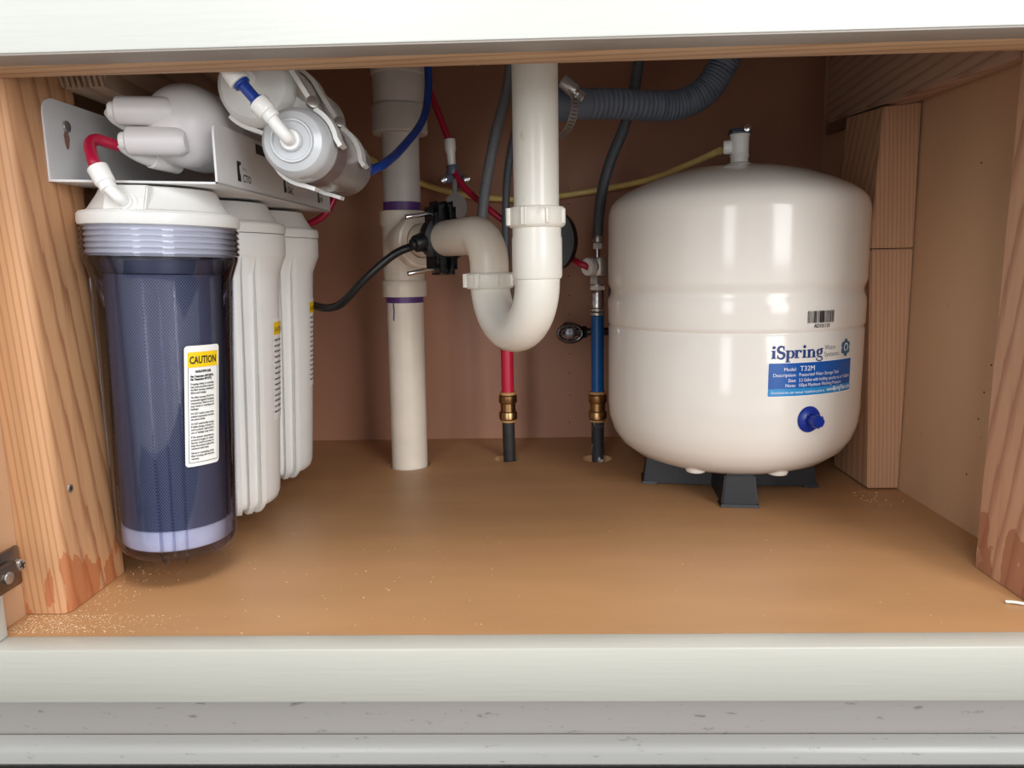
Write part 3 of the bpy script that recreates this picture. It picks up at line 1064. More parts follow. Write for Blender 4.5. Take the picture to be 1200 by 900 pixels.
cyl(bm, ed + d2 * .0105, ed + d2 * .0125, .0060, n=20)
cyl(bm, ed + d2 * .012, ee + d2 * .010, .0062, n=20, bev=.001)
tube(bm, catmull([ee + d2 * .008, ee + d2 * .013 + Vector((0, .004, 0)), ee + d2 * .012 + Vector((.004, .02, 0)), (c2.x, .088, c2.z + .002)], 5), .0048, 14)
obj('port_elbow', bm, M['white_gloss'], inl, label='white elbow fitting')
bm = nb(); cyl(bm, (c1.x + .004, .208, c1.z - .002), (c1.x + .0225, .2135, c1.z - .004), .0055, n=16, bev=.0008)
obj('tube_port', bm, M['white_gloss'], inl)

bm = nb(); lathe(bm, [(0, .0820), (.012, .0822), (.0235, .0840), (.0275, .0880), (.0288, .0940), (.0288, .118), (.0272, .120), (.0272, .245), (.024, .255), (0, .258)], (c2.x, 0, c2.z), (0, 1, 0), n=48)
obj('upper_canister', bm, M['white_plastic'], fs, 35, label='upper white canister half hidden by the rail')


def band(bm_, path, y0, y1, t):
    """flat strap that follows an x-z path"""
    P_ = [Vector((p[0], 0, p[1])) for p in path]
    rings = []
    for i, p in enumerate(P_):
        d_ = (P_[min(i + 1, len(P_) - 1)] - P_[max(i - 1, 0)]).normalized()
        nn = Vector((-d_.z, 0, d_.x)) * t / 2
        rings.append([bm_.verts.new(Vector((q.x, y, q.z))) for q, y in ((p - nn, y0), (p + nn, y0), (p + nn, y1), (p - nn, y1))])
    for A_, B_ in zip(rings, rings[1:]):
        for i in range(4):
            bm_.faces.new((A_[i], A_[(i + 1) % 4], B_[(i + 1) % 4], B_[i]))
    bm_.faces.new(rings[0][::-1]); bm_.faces.new(rings[-1])


def arcp(c, r, a, b, n=8):
    return [(c.x + r * math.cos(math.radians(a + (b - a) * i / n)), c.z + r * math.sin(math.radians(a + (b - a) * i / n))) for i in range(n + 1)]


for yy, la in ((.0775, 8), (.153, -4)):
    bm = nb()
    lip = [(c1.x + .0300, c1.z - .0050 + .0004 * la)]
    band(bm, lip + arcp(c1, .0272, la, 58, 8) + arcp(c2, .0302, 20, 95, 8), yy, yy + .015, .0034)
    y2 = yy + .017
    lip = [(c1.x + .0050, c1.z - .0300)]
    band(bm, lip + arcp(c1, .0272, -98, -200, 10) + arcp(c2, .0300, -112, -140, 4), y2, y2 + .013, .0030)
    hexa(bm, [(c1.x - .004, y2, c1.z + .0150), (c1.x + .012, y2, c1.z + .0235), (c1.x + .012, y2 + .010, c1.z + .0235), (c1.x - .004, y2 + .010, c1.z + .0150),
              (c2.x + .014, y2, c2.z - .0200), (c2.x + .027, y2, c2.z - .006), (c2.x + .027, y2 + .010, c2.z - .006), (c2.x + .014, y2 + .010, c2.z - .0200)])
    cp = obj('double_clip', bm, M['white_plastic'], fs, 40, label='white clip joining the two canisters')
    bm = nb()
    pm = Vector((c1.x + .0120, yy - .0002, c1.z + .0285)); nn = Vector((.45, -.85, .25)).normalized()
    cyl(bm, pm - nn * .003, pm + nn * .0018, .0046, n=16, bev=.0008)
    obj('screw', bm, M['steel'], cp)

# ------------------------------------------------------------------ tubes of the filter unit
bm = nb(); dd = (e2 - e1).normalized()
tube(bm, catmull([(-.2960, .096, .3400), (-.3060, .082, .3425), (-.3125, .074, .3445), (-.3135, .066, .3395), e2 + dd * .007, e2 + dd * .0015], 7), .0042, 14)
tag(obj('water_tube', bm, M['red_tube']), 'short thick red tube bent into the front cap of the filter unit', 'tube')

bm = nb(); tube(bm, catmull([(c1.x + .021, .2130, c1.z - .0035), (-.1350, .232, .3440), (-.1275, .285, .3650), (-.1140, .345, .4020), (-.1105, .375, .4400), (-.1120, .39, .4900), (-.113, .40, ZC)], 8), .0042, 14)
tag(obj('water_tube', bm, M['blue_tube']), 'blue tube rising from the inline filter in front of the left drain pipe', 'tube')

bm = nb(); tube(bm, catmull([(-.135, .49, .50), (-.1265, .495, .472), (-.1150, .498, .440), (-.1042, .5, .4100), (-.1015, .5, .4020)], 7), .0040, 12)
tag(obj('water_tube', bm, M['red_tube']), 'short dark red tube coming down into the white needle fitting by the back panel', 'tube')
bm = nb(); tube(bm, catmull([(-.0985, .498, .3700), (-.0850, .492, .3480), (-.0600, .485, .3250), (-.0340, .482, .3040), (.0100, .475, .2760), (.0480, .460, .2560), (.0580, .445, .2495), (.0690, .4440, .2452), (.0730, .4480, .2452)], 8), .0042, 12)
tag(obj('water_tube', bm, M['red_tube']), 'long red tube passing behind the trap to the silver adapter valve', 'tube')
bm = nb(); tube(bm, catmull([(-.250, .545, .420), (-.2220, .552, .3980), (-.1870, .556, .3770), (-.1500, .560, .3610), (-.0952, .562, .3450), (-.0258, .564, .3370), (.0205, .565, .3385), (.0896, .560, .3465), (.1500, .520, .3540), (.1830, .440, .3610), (.2080, .375, .3685)], 8), .0040, 12)
tag(obj('water_tube', bm, M['yellow_tube']), 'yellow tube running along the back panel to the valve on the tank', 'tube')
bm = nb(); tube(bm, catmull([(-.1285, .345, .2720), (-.150, .341, .2625), (-.1800, .340, .2390), (-.2080, .345, .2130), (-.2250, .352, .2060), (-.2430, .362, .2070), (-.2700, .400, .2140), (-.30, .43, .23)], 8), .0044, 12)
tag(obj('water_tube', bm, M['black_tube']), 'black tube curving from the drain saddle to behind the filter housings', 'tube')
bm = nb(); tube(bm, catmull([(-.285, .412, .285), (-.2700, .418, .2985), (-.2510, .420, .3075), (-.2400, .421, .3180), (-.232, .424, .335), (-.228, .43, .36)], 8), .0040, 12)
tag(obj('water_tube', bm, M['red_tube']), 'dark red tube end behind the far end of the filter bracket', 'tube')

# ------------------------------------------------------------------ left drain stack
dp = thing('drain_pipe', 'cream vertical drain pipe with purple primer bands passing through the cabinet floor', 'pipe', (-.159, .441, -.01))


def ax(z):   # the pipe leans a hair
    return Vector((-.1592 + .0034 * z / .30, .441, z))


PAX = (ax(.4) - ax(0))
bm = nb(); cyl(bm, ax(-.04), ax(.225), .0225, n=40); obj('lower_pipe', bm, M['pvc'], dp)
bm = nb(); cyl(bm, ax(.300), ax(.42), .0222, n=40); obj('upper_pipe', bm, M['pvc_grey'], dp)


def zlathe(prof, n=48):
    b_ = nb()
    z0 = prof[0][1]
    lathe(b_, [(r, (z - z0)) for r, z in prof], ax(z0), PAX, n)
    return b_


obj('tee', zlathe([(.0222, .3155), (.0268, .3155), (.0275, .3145), (.0275, .3010), (.0265, .2990), (.0250, .2960), (.0250, .2340), (.0262, .2330), (.0272, .2310), (.0272, .2150), (.0268, .2135), (.0222, .2135)]), M['pvc'], dp, 30)
bm = nb()
TD = Vector((-.523, .852, 0)).normalized()          # trap arm direction, into the stack
tc_ = ax(.2785)
cyl(bm, tc_, tc_ - TD * .050, .0250, n=40)
lathe(bm, [(.0198, .044), (.0300, .044), (.0312, .046), (.0312, .060), (.0300, .0625), (.0275, .0630), (.0270, .0605), (.0198, .0605)], tc_, -TD, n=44)
obj('tee_branch', bm, M['pvc'], dp, 30)
obj('coupling', zlathe([(.0222, .4045), (.0315, .4045), (.0328, .4065), (.0328, .4340), (.0318, .4365), (.0300, .4380), (.0305, .4400), (.0305, .4700), (.0322, .4720), (.0322, .5), (.0300, .5346)]), M['pvc_grey'], dp, 30, 'greyer wide coupling at the top')
for za, zb, rr in ((.2060, .2148, .02285), (.3158, .3258, .0226)):
    bm = nb(); b0 = ax(za)
    lathe(bm, [(rr - .0008, 0), (rr, .0002), (rr, zb - za), (rr - .0008, zb - za)], b0, PAX, 40)
    if za < .25:
        for az, ln in ((-118, .021), (-172, .062), (-164, .050)):
            for k in range(int(ln / .004)):
                p = ax(za - k * .004); p2 = ax(za - (k + 1) * .004 - .0006)
                t = math.radians(az + math.sin(k * .9) * 1.5)
                rd = Vector((math.cos(t), math.sin(t), 0)); tn = Vector((-math.sin(t), math.cos(t), 0))
                m_ = (p + p2) / 2 + rd * .0224
                obox(bm, m_, rd, tn, (0, 0, 1), .0009, .0015 if az > -150 else .0018, .0050)
    obj('primer_band', bm, M['primer'], dp, label='purple primer stain')

# ------------------------------------------------------------------ p-trap
pt = thing('sink_trap', 'stained white plastic sink trap with U bend hanging in the middle of the cabinet', 'sink trap', (0, .21, .17))
A0 = Vector((.0045, .1650, 0)); B0 = Vector((-.0415, .2560, 0))
bm = nb(); cyl(bm, A0 + Vector((0, 0, .278)), A0 + Vector((0, 0, ZC)), .0190, n=40)
obj('tailpiece', bm, M['pvc_white'], pt)


def slipnut(bm_, c, r, h, wings=8):
    """nut with a plain collar and moulded grips"""
    lathe(bm_, [(.0185, 0), (r * .90, 0), (r * .97, h * .08), (r, h * .18), (r, h * .86), (r * .96, h * .96), (r * .88, h), (.0185, h)], c, (0, 0, 1), 48)
    for i in range(wings):
        t = 2 * PI * i / wings + .35
        rd = Vector((math.cos(t), math.sin(t), 0)); tn = Vector((-math.sin(t), math.cos(t), 0))
        obox(bm_, Vector(c) + rd * (r + .0002) + Vector((0, 0, h * .52)), rd, tn, (0, 0, 1), .0030, .0034, h * .72, .0008)


bm = nb(); slipnut(bm, A0 + Vector((0, 0, .2800)), .0242, .0170)
obj('slip_nut', bm, M['pvc_white'], pt, 30)
U = (B0 - A0); L = U.length; U = U.normalized()
R_ = L / 2
zt = .2360
path = [A0 + Vector((0, 0, .25)), A0 + Vector((0, 0, .243))]
for i in range(0, 25):
    t = PI * i / 24
    path.append(A0 + U * (R_ - R_ * math.cos(t)) + Vector((0, 0, zt - (R_ - .004) * math.sin(t))))
path += [B0 + Vector((0, 0, .240))]
bm = nb(); tube(bm, path, .0192, 36)
lathe(bm, [(.0185, 0), (.0203, .0005), (.0212, .003), (.0212, .034), (.0205, .036), (.0205, .044), (.0185, .0445)], A0 + Vector((0, 0, .2370)), (0, 0, 1), 44)
obj('trap_bend', bm, M['pvc_white'], pt, 40, 'white U-shaped bend')
bm = nb(); slipnut(bm, B0 + Vector((0, 0, .2270)), .0240, .0155)
obj('slip_nut', bm, M['pvc_white'], pt, 30)
zc_ = .2790
Rb = .030
path = [B0 + Vector((0, 0, .236)), B0 + Vector((0, 0, zc_ - Rb))]
for i in range(1, 13):
    t = PI / 2 * i / 12
    path.append(B0 + TD * (Rb - Rb * math.cos(t)) + Vector((0, 0, zc_ - Rb + Rb * math.sin(t))))
end = tc_ - TD * .040
path += [end + (path[-1] - end) * .5, end]
bm = nb(); tube(bm, path, .0190, 36)
obj('trap_arm', bm, M['pvc'], pt, 40, 'cream elbow and arm into the drain stack')

# ------------------------------------------------------------------ drain saddle on the trap arm
SC = Vector((-.0955, .3440, .2790))
SL = Vector((-.852, -.523, 0)).normalized()         # towards the tube port
sd = thing('drain_saddle', 'black drain saddle clamp bolted round the cream trap arm', 'clamp', SC)
for sgn, a0 in ((1, 0), (-1, PI)):
    bm = nb()
    # half ring
    u, v, d_ = SL, Vector((0, 0, 1)), TD
    for h0, h1_ in ((-.0095, .0095),):
        ringA = []
        n_ = 22
        for i in range(n_ + 1):
            t = -PI / 2 + PI * i / n_ + (0 if sgn > 0 else PI)
            dirv = u * math.cos(t) + v * math.sin(t)
            ringA.append([bm.verts.new(SC + dirv * r_ + d_ * h_) for r_, h_ in ((.0194, h0), (.0252, h0 + .001), (.0252, h1_ - .001), (.0194, h1_))])
        for P_, Q_ in zip(ringA, ringA[1:]):
            for i in range(4):
                bm.faces.new((P_[i], P_[(i + 1) % 4], Q_[(i + 1) % 4], Q_[i]))
        bm.faces.new(ringA[0]); bm.faces.new(ringA[-1][::-1])
    for zz in (.0295, -.0295):
        obox(bm, SC + u * sgn * (.0055 if sgn > 0 else .0040) + Vector((0, 0, zz)), u, v, d_, .0100 if sgn > 0 else .0070, .0150, .0170, .002)
        obox(bm, SC + u * sgn * (.0090 if sgn > 0 else .0060) + Vector((0, 0, zz * .80)), u, v, d_, .0140 if sgn > 0 else .0080, .0130, .0180, .003)
    if sgn > 0:
        cyl(bm, SC + u * .022 - v * .003, SC + u * .034 - v * .006, .0105, .0090, n=20, bev=.001)
    obj('saddle_half', bm, M['black'], sd, 35)
for zz in (.0295, -.0295):
    bm = nb()
    p0 = SC + SL * -.012 + Vector((0, 0, zz + .001)); p1 = SC + SL * .043 + Vector((0, 0, zz - .0075))
    cyl(bm, p0, p1, .0024, n=14, bev=.0004)
    bt = obj('bolt', bm, M['chrome'], sd, label='bright steel bolt')
    bm = nb(); hexnut(bm, SC + SL * .0105 + Vector((0, 0, zz - .002)), SC + SL * .0145 + Vector((0, 0, zz - .0026)), .0052)
    obj('hex_nut', bm, M['chrome'], sd)
bm = nb(); cyl(bm, SC + SL * .033 - Vector((0, 0, .006)), SC + SL * .038 - Vector((0, 0, .0068)), .0062, n=18, bev=.0008)
obj('locking_collar', bm, M['black'], sd)


# ------------------------------------------------------------------ supply pipes through the floor
def supply(x, y, name, label, pex_mat, zt, stub_mat):
    t_ = thing(name, label, 'pipe', (x, y, -.01))
    bm = nb(); cyl(bm, (x + .0010, y, -.04), (x, y, .052), .0080, n=24); obj('pipe_stub', bm, stub_mat, t_, label='dark pipe stub')
    for z0_, z1_, rc in ((.0490, .0515, .0096), (.0845, .0880, .0100)):
        bm = nb(); lathe(bm, [(.0080, z0_), (rc, z0_), (rc, z1_), (.0080, z1_)], (x, y, 0), n=24)
        obj('collar', bm, M['tan_ring'], t_, label='tan plastic collar')
    bm = nb(); lathe(bm, [(.0085, .0515), (.0108, .0518), (.0118, .0535), (.0118, .0610), (.0110, .0625), (.0098, .0632), (.0098, .0730), (.0110, .0735), (.0118, .0750), (.0118, .0830), (.0108, .0846), (.0085, .0848)], (x, y, 0), n=32)
    obj('push_fit_coupling', bm, M['brass'], t_, 30, 'brass push-fit coupling')
    bm = nb(); cyl(bm, (x, y, .060), (x, y, zt), .0080, n=24); obj('plastic_pipe', bm, pex_mat, t_)
    return t_


HX, HY = -.0335, .4675
CX, CY = .0812, .4622
hot = supply(HX, HY, 'supply_pipe', 'red plastic supply pipe with brass coupling rising from the floor under the trap', M['red_pex'], .1430, M['iron'])
bm = nb()
for z in (.1425, .1465):
    lathe(bm, [(.0080, z), (.0092, z + .0004), (.0092, z + .0030), (.0080, z + .0034)], (HX, HY, 0), n=24)
cyl(bm, (HX, HY, .143), (HX, HY, .170), .0072, n=20)
obj('crimp_ring', bm, M['steel'], hot)
bm = nb(); cyl(bm, (HX, HY, .165), (HX, HY, .205), .0095, n=24, bev=.001); hexnut(bm, (HX, HY, .203), (HX, HY, .222), .0110)
cyl(bm, (HX, HY, .22), (HX, HY, .24), .0075, n=20)
obj('shutoff_valve', bm, M['chrome'], hot, label='chrome valve body')
# black lever of the hot valve seen beside the trap nut
bm = nb()
lv = []
for i in range(15):
    t = math.radians(-72 + 144 * i / 14)
    lv.append((math.cos(t), math.sin(t)))
ctr = Vector((.0280, .430, .2770))
pts_o = [ctr + Vector((.0235 * a_ - .001, 0, .0345 * b_)) for a_, b_ in lv]
prism(bm, pts_o, (.006, .020, 0))
cyl(bm, (HX + .004, .452, .232), (.022, .440, .262), .0055, n=14)
obj('valve_lever', bm, M['black'], hot, label='black rounded lever handle')

cold = supply(CX, CY, 'supply_pipe', 'blue plastic supply pipe with brass coupling beside the white tank', M['blue_pex'], .1840, M['iron_white'])
bm = nb()
for z in (.1845, .1895):
    lathe(bm, [(.0078, z), (.0090, z + .0005), (.0090, z + .0036), (.0078, z + .0042)], (CX, CY, 0), n=24)
obj('crimp_ring', bm, M['steel'], cold)
bm = nb(); lathe(bm, [(.0060, .1940), (.0078, .1942), (.0080, .1960), (.0080, .2120), (.0072, .2150), (.0065, .2170), (.0065, .2230), (.0050, .2232)], (CX, CY, 0), n=28)
obj('chrome_sleeve', bm, M['chrome'], cold, 30)
bm = nb(); hexnut(bm, (CX, CY, .2165), (CX, CY, .2215), .0100, bev=.0006); cyl(bm, (CX, CY, .2205), (CX, CY, .2240), .0056, n=18)
obj('thin_nut', bm, M['white_plastic'], cold, label='pale thin nut')
bm = nb(); hexnut(bm, (CX - .001, CY, .2232), (CX - .001, CY, .2340), .0092, bev=.0006)
obj('hex_nut', bm, M['steel'], cold)
bm = nb()
cyl(bm, (CX + .0025, CY, .2340), (CX + .0025, CY, .2565), .0140, n=24, bev=.0012)
cyl(bm, (CX, CY, .2452), (CX - .0125, CY - .0165, .2452), .0090, n=22, bev=.001)
obj('tee_adapter', bm, M['steel'], cold, 35, 'silver tee adapter')
bm = nb(); lathe(bm, [(.0042, 0), (.0100, 0), (.0108, .0012), (.0108, .0080), (.0060, .0085), (.0042, .0080)], (CX - .0150, .4420, .2452), Vector((.80, .60, 0)), n=28)
obj('tube_collar', bm, M['white_gloss'], cold, 30, 'white round tube collar')
bm = nb(); box(bm, (CX + .014, CY - .006, .2080), (CX + .0185, CY + .006, .2520), .002)
obj('valve_lever', bm, M['black'], cold, label='black lever edge')
bm = nb(); cyl(bm, (CX, CY, .256), (CX, CY, .272), .0030, n=16); obj('stem', bm, M['chrome'], cold)
bm = nb(); hexnut(bm, (CX, CY, .2665), (CX, CY, .2735), .0060, bev=.0006); cyl(bm, (CX, CY, .2725), (CX, CY, .2745), .0048, n=16)
obj('hose_nut', bm, M['white_plastic'], cold)

# stop valve with oval handle on the back wall
sv = thing('stop_valve', 'dark chrome stop valve with oval handle against the back panel', 'valve', (.0487, .49, .16))
bm = nb()
ov = [Vector((.0487 + .0155 * math.cos(2 * PI * i / 32), .490, .1600 + .0108 * math.sin(2 * PI * i / 32))) for i in range(33)]
tube(bm, ov[:-1] + [ov[0]], .0028, 10)
cyl(bm, (.0487, .496, .160), (.0487, .487, .160), .0075, n=18, bev=.0012)
for s_ in (-1, 1):
    cyl(bm, (.0487, .490, .160), (.0487 + s_ * .0145, .490, .160), .0022, n=10)
obj('oval_handle', bm, plain('dark_chrome', (96, 96, 100), 0.2, 1.0), sv)
bm = nb(); cyl(bm, (.0487, .494, .160), (.0487, YB - .0004, .160), .0080, n=20); cyl(bm, (.056, .500, .1608), (.108, .502, .1608), .0052, n=18, bev=.0006)
cyl(bm, (.064, .500, .1608), (.070, .5005, .1608), .0088, n=6)
obj('valve_body', bm, plain('dull_dark_metal', (88, 84, 84), 0.3, 1.0), sv)

# ------------------------------------------------------------------ flexible hoses
bm = nb(); tube(bm, catmull([(-.0170, .475, ZC), (-.0195, .474, .500), (-.0280, .472, .455), (-.0420, .470, .4080), (-.0540, .469, .3550), (-.0610, .468, .3100), (-.0630, .4675, .2700), (-.0550, .4675, .2380), (-.0420, .4675, .2250), (-.0335, .4675, .2230)], 8), .0066, 16)
tag(obj('flexible_hose', bm, M['hose_grey']), 'thicker grey flexible hose sloping down behind the trap arm', 'hose')
bm = nb(); tube(bm, catmull([(-.0050, .48, ZC), (-.0070, .478, .47), (-.0160, .475, .4200), (-.0245, .472, .3850), (-.0300, .470, .3450), (-.0318, .468, .3000), (-.0325, .4675, .2400)], 8), .0048, 14)
tag(obj('flexible_hose', bm, M['hose_dark']), 'thinner dark flexible hose half hidden behind the trap tailpiece', 'hose')
bm = nb(); tube(bm, catmull([(.134, .47, ZC), (.1310, .466, .4900), (.1240, .463, .4450), (.1125, .4622, .4080), (.0985, .4622, .3750), (.0880, .4622, .3400), (.0830, .4622, .3050), (.0814, .4622, .2740)], 8), .0066, 16)
hc = tag(obj('flexible_hose', bm, M['hose_dark']), 'dark flexible hose coming down to the silver adapter valve beside the tank', 'hose')
bm = nb(); cyl(bm, (.0822, .4622, .283), (.0815, .4622, .2745), .0068, n=16, bev=.0006)
obj('hose_ferrule', bm, M['steel'], hc)

cpts = catmull([(-.004, .335, .413), (.020, .345, .415), (.0480, .356, .4170), (.0900, .375, .4205), (.1350, .392, .4205), (.1680, .400, .4230), (.1960, .404, .4370), (.2150, .406, .4630), (.2270, .407, .4950), (.234, .408, ZC)], 26)
bm = nb(); tube(bm, cpts, .016, 24, rfun=lambda i: .0158 + (.0009 * math.sin(i * 1.9) if i > 60 else .0022 if i < 44 else .0002))
ch = tag(obj('corrugated_hose', bm, M['corr'], None, 60), 'slate grey corrugated drain hose behind the trap tailpiece turning up', 'hose')

hcl = thing('hose_clamp', 'perforated steel worm clamp hanging round the slate hose end', 'clamp', (.03, .34, .40))
cc = Vector((.0290, .3370, .4080)); cn = Vector((.80, .60, -.05)).normalized()
cu_, cv_, _ = frame(cn)
bm = nb()
rr = .0275
for h_ in (-.0050, .0038):
    lathe(bm, [(rr, h_), (rr + .0009, h_), (rr + .0009, h_ + .0012), (rr, h_ + .0012), (rr, h_)], cc, cn, 56)
for i in range(48):
    t = 2 * PI * i / 48
    rd = cu_ * math.cos(t) + cv_ * math.sin(t); tn = -cu_ * math.sin(t) + cv_ * math.cos(t)
    obox(bm, cc + rd * (rr + .0004), rd, tn, cn, .0008, .0018, .0086)
obj('slotted_band', bm, M['steel'], hcl)
bm = nb()
s0 = Vector((.0330, .322, .4335)); s1 = Vector((.0545, .322, .4160))
sdv = (s1 - s0).normalized()
cyl(bm, s0, s0 + sdv * .018, .0074, n=20, bev=.0015)
obj('screw_housing', bm, M['steel'], hcl)
bm = nb(); cyl(bm, s0 + sdv * .017, s0 + sdv * .0195, .0066, n=20); hexnut(bm, s0 + sdv * .019, s1 + sdv * .001, .0056, bev=.0008)
obj('screw_head', bm, M['chrome'], hcl)

# needle valve fitting in the red tube, screwed to the back panel
nv = thing('needle_valve', 'small white and smoky fitting with two steel screws on the back panel', 'fitting', (-.1, .5, .37))
bm = nb(); lathe(bm, [(.0040, .034), (.0072, .034), (.0076, .030), (.0074, .022), (.0056, .016), (.0050, .0), (.0030, 0)], (-.1000, .5, .3735), (-.06, 0, 1), n=22)
obj('white_collar', bm, M['white_gloss'], nv)
bm = nb(); cyl(bm, (-.1000, .5, .3760), (-.0985, .5, .3640), .0075, n=18, bev=.001); box(bm, (-.1085, .498, .3530), (-.0885, .508, .3700), .003)
obj('valve_body', bm, M['clear_grey'], nv)
for x_ in (-.1110, -.0815):
    bm = nb(); cyl(bm, (x_, .512, .3590), (x_, .494, .3583), .0050, n=16, bev=.0012)
    obj('screw', bm, M['chrome'], nv)
bm = nb(); box(bm, (-.1160, .503, .3540), (-.0800, .511, .3640), .002)
box(bm, (-.1000, .505, .3560), (-.0960, YB - .0004, .3620), .0005)
obj('mount_plate', bm, M['clear_grey'], nv)
bm = nb()
tb = [Vector((-.0955 + .0145 * math.cos(2 * PI * i / 24), .490, .3230 + .0175 * math.sin(2 * PI * i / 24))) for i in range(24)]
prism(bm, tb, (0, .004, 0)); box(bm, (-.0995, .491, .335), (-.0935, .505, .358), .001)
obj('round_tab', bm, M['grey_tab'], nv, label='grey rounded tab')

# mounting nut under the counter
mn = thing('mounting_nut', 'small bright nut just showing under the top rail left of the tailpiece', 'nut', (-.064, .49, .50))
bm = nb(); hexnut(bm, (-.0636, .49, .4955), (-.0636, .49, .502), .0085, bev=.0008); obj('hex_nut', bm, M['chrome'], mn)
bm = nb(); cyl(bm, (-.0636, .49, .4935), (-.0636, .49, ZC), .0040, n=14); obj('threaded_rod', bm, M['steel'], mn)

# ------------------------------------------------------------------ storage tank
TX, TY = .2195, .355
tank = thing('water_storage_tank', 'large cream pressure tank on a black stand at the right with a blue label', 'water tank', (TX, TY, 0))
prof = [(0, .0260), (.055, .0275), (.085, .0320), (.105, .0395), (.120, .0510), (.1285, .0640), (.1330, .0790), (.1345, .0950),
        (.1345, .1790), (.1338, .1800), (.1334, .1812), (.1338, .1824), (.1346, .1835), (.1350, .1860), (.1350, .2060), (.1346, .2100), (.1330, .2140), (.1322, .2175), (.1324, .2205), (.1336, .2240), (.1347, .2275),
        (.1350, .2310), (.1350, .2950), (.1344, .3030), (.1322, .3100), (.1270, .3162), (.1180, .3225), (.1000, .3310), (.0780, .3390), (.0500, .3455), (.0250, .3485), (.0190, .3492), (0, .3492)]
bm = nb(); lathe(bm, prof, (TX, TY, 0), n=128)
tbody = obj('tank_body', bm, M['tank'], tank, 60, 'cream enamelled tank body')
for x_, y_ in ((TX - .052, TY - .075), (TX + .028, TY - .087)):
    bm = nb(); cyl(bm, (x_, y_, .0328), (x_, y_, .0430), .0108, n=20, bev=.003)
    obj('weld_boss', bm, M['tank'], tbody)
# stand: a cross of four tapered feet
st = None
bm = nb(); lathe(bm, [(0, .0235), (.058, .0235), (.062, .0265), (.045, .0285), (0, .0285)], (TX, TY, 0), n=40)
stand = obj('stand', bm, M['black'], tank, 35, 'black plastic cross-shaped stand')
a0 = math.atan2(.262 - TY, .209 - TX)
for k_ in range(4):
    t = a0 + k_ * PI / 2
    rd = Vector((math.cos(t), math.sin(t), 0)); tn = Vector((-math.sin(t), math.cos(t), 0)); c0 = Vector((TX, TY, 0))
    bm = nb()

    def P(r_, s_, z_):
        return c0 + rd * r_ + tn * s_ + Vector((0, 0, z_))
    hexa(bm, [P(.0, -.021, .001), P(.0945, -.0185, .001), P(.0945, .0185, .001), P(.0, .021, .001),
              P(.0, -.0190, .0265), P(.0900, -.0150, .0335), P(.0900, .0150, .0335), P(.0, .0190, .0265)])
    bmesh.ops.bevel(bm, geom=bm.edges[:], offset=.0015, segments=2, affect='EDGES')
    obj('foot', bm, M['black'], stand)
    bm = nb(); hexa(bm, [P(.080, -.0205, .0004), P(.0965, -.0195, .0004), P(.0965, .0195, .0004), P(.080, .0205, .0004),
                         P(.080, -.0195, .0032), P(.0955, -.0185, .0032), P(.0955, .0185, .0032), P(.080, .0195, .0032)])
    obj('foot_flange', bm, M['black'], stand)
# valve on top
bm = nb(); lathe(bm, [(0, .3480), (.0180, .3480), (.0175, .3500), (.0120, .3515), (.0092, .3530), (.0092, .3580), (.0100, .3590), (.0100, .3610), (.0094, .3620), (.0098, .3800), (.0104, .3805), (.0104, .3818), (0, .3818)], (TX + .004, TY, 0), n=32)
vv_ = obj('tank_valve', bm, M['white_plastic'], tank, 30, 'white plastic ball valve')
bm = nb(); cyl(bm, (TX - .004, TY + .001, .3690), (TX - .0125, TY + .003, .3690), .0072, n=20, bev=.0012)
obj('tube_collar', bm, M['white_gloss'], vv_)
bm = nb(); box(bm, (TX - .0065, TY - .0100, .3818), (TX + .0145, TY + .0100, .3850), .0012)
box(bm, (TX - .0065, TY - .0060, .3845), (TX + .0145, TY + .0090, .3878), .0012)
obj('lever', bm, plain('slate_blue_plastic', (52, 60, 80), 0.35), vv_, label='slate blue lever')
bm = nb(); cyl(bm, (TX + .009, TY - .0065, .3868), (TX + .009, TY - .0108, .3868), .0040, n=16, bev=.0008)
obj('lever_screw', bm, M['chrome'], vv_)


def tfn(az0, z0, off, r=.1345):
    def f(u, v):
        a_ = math.radians(az0) + u / r
        return Vector((TX + (r + off) * math.cos(a_), TY + (r + off) * math.sin(a_), z0 + v))
    return f


# blue air-valve cap
t = math.radians(-71.5)
rd = Vector((math.cos(t), math.sin(t), 0)); p0 = Vector((TX, TY, .0985)) + rd * .1335
bm = nb(); lathe(bm, [(0, 0), (.0124, 0), (.0128, .0012), (.0120, .0026), (.0062, .0036), (.0056, .0040), (.0056, .0150), (.0048, .0168), (0, .0168)], p0, rd, n=32)
for i in range(8):
    u_, v_, d_ = frame(rd)
    q = 2 * PI * i / 8
    obox(bm, p0 + d_ * .0095 + (u_ * math.cos(q) + v_ * math.sin(q)) * .0057, d_, u_ * math.cos(q) + v_ * math.sin(q), u_ * -math.sin(q) + v_ * math.cos(q), .0115, .0012, .0018)
obj('air_valve_cap', bm, M['blue_cap'], tank, 35, 'blue plastic air valve cap')

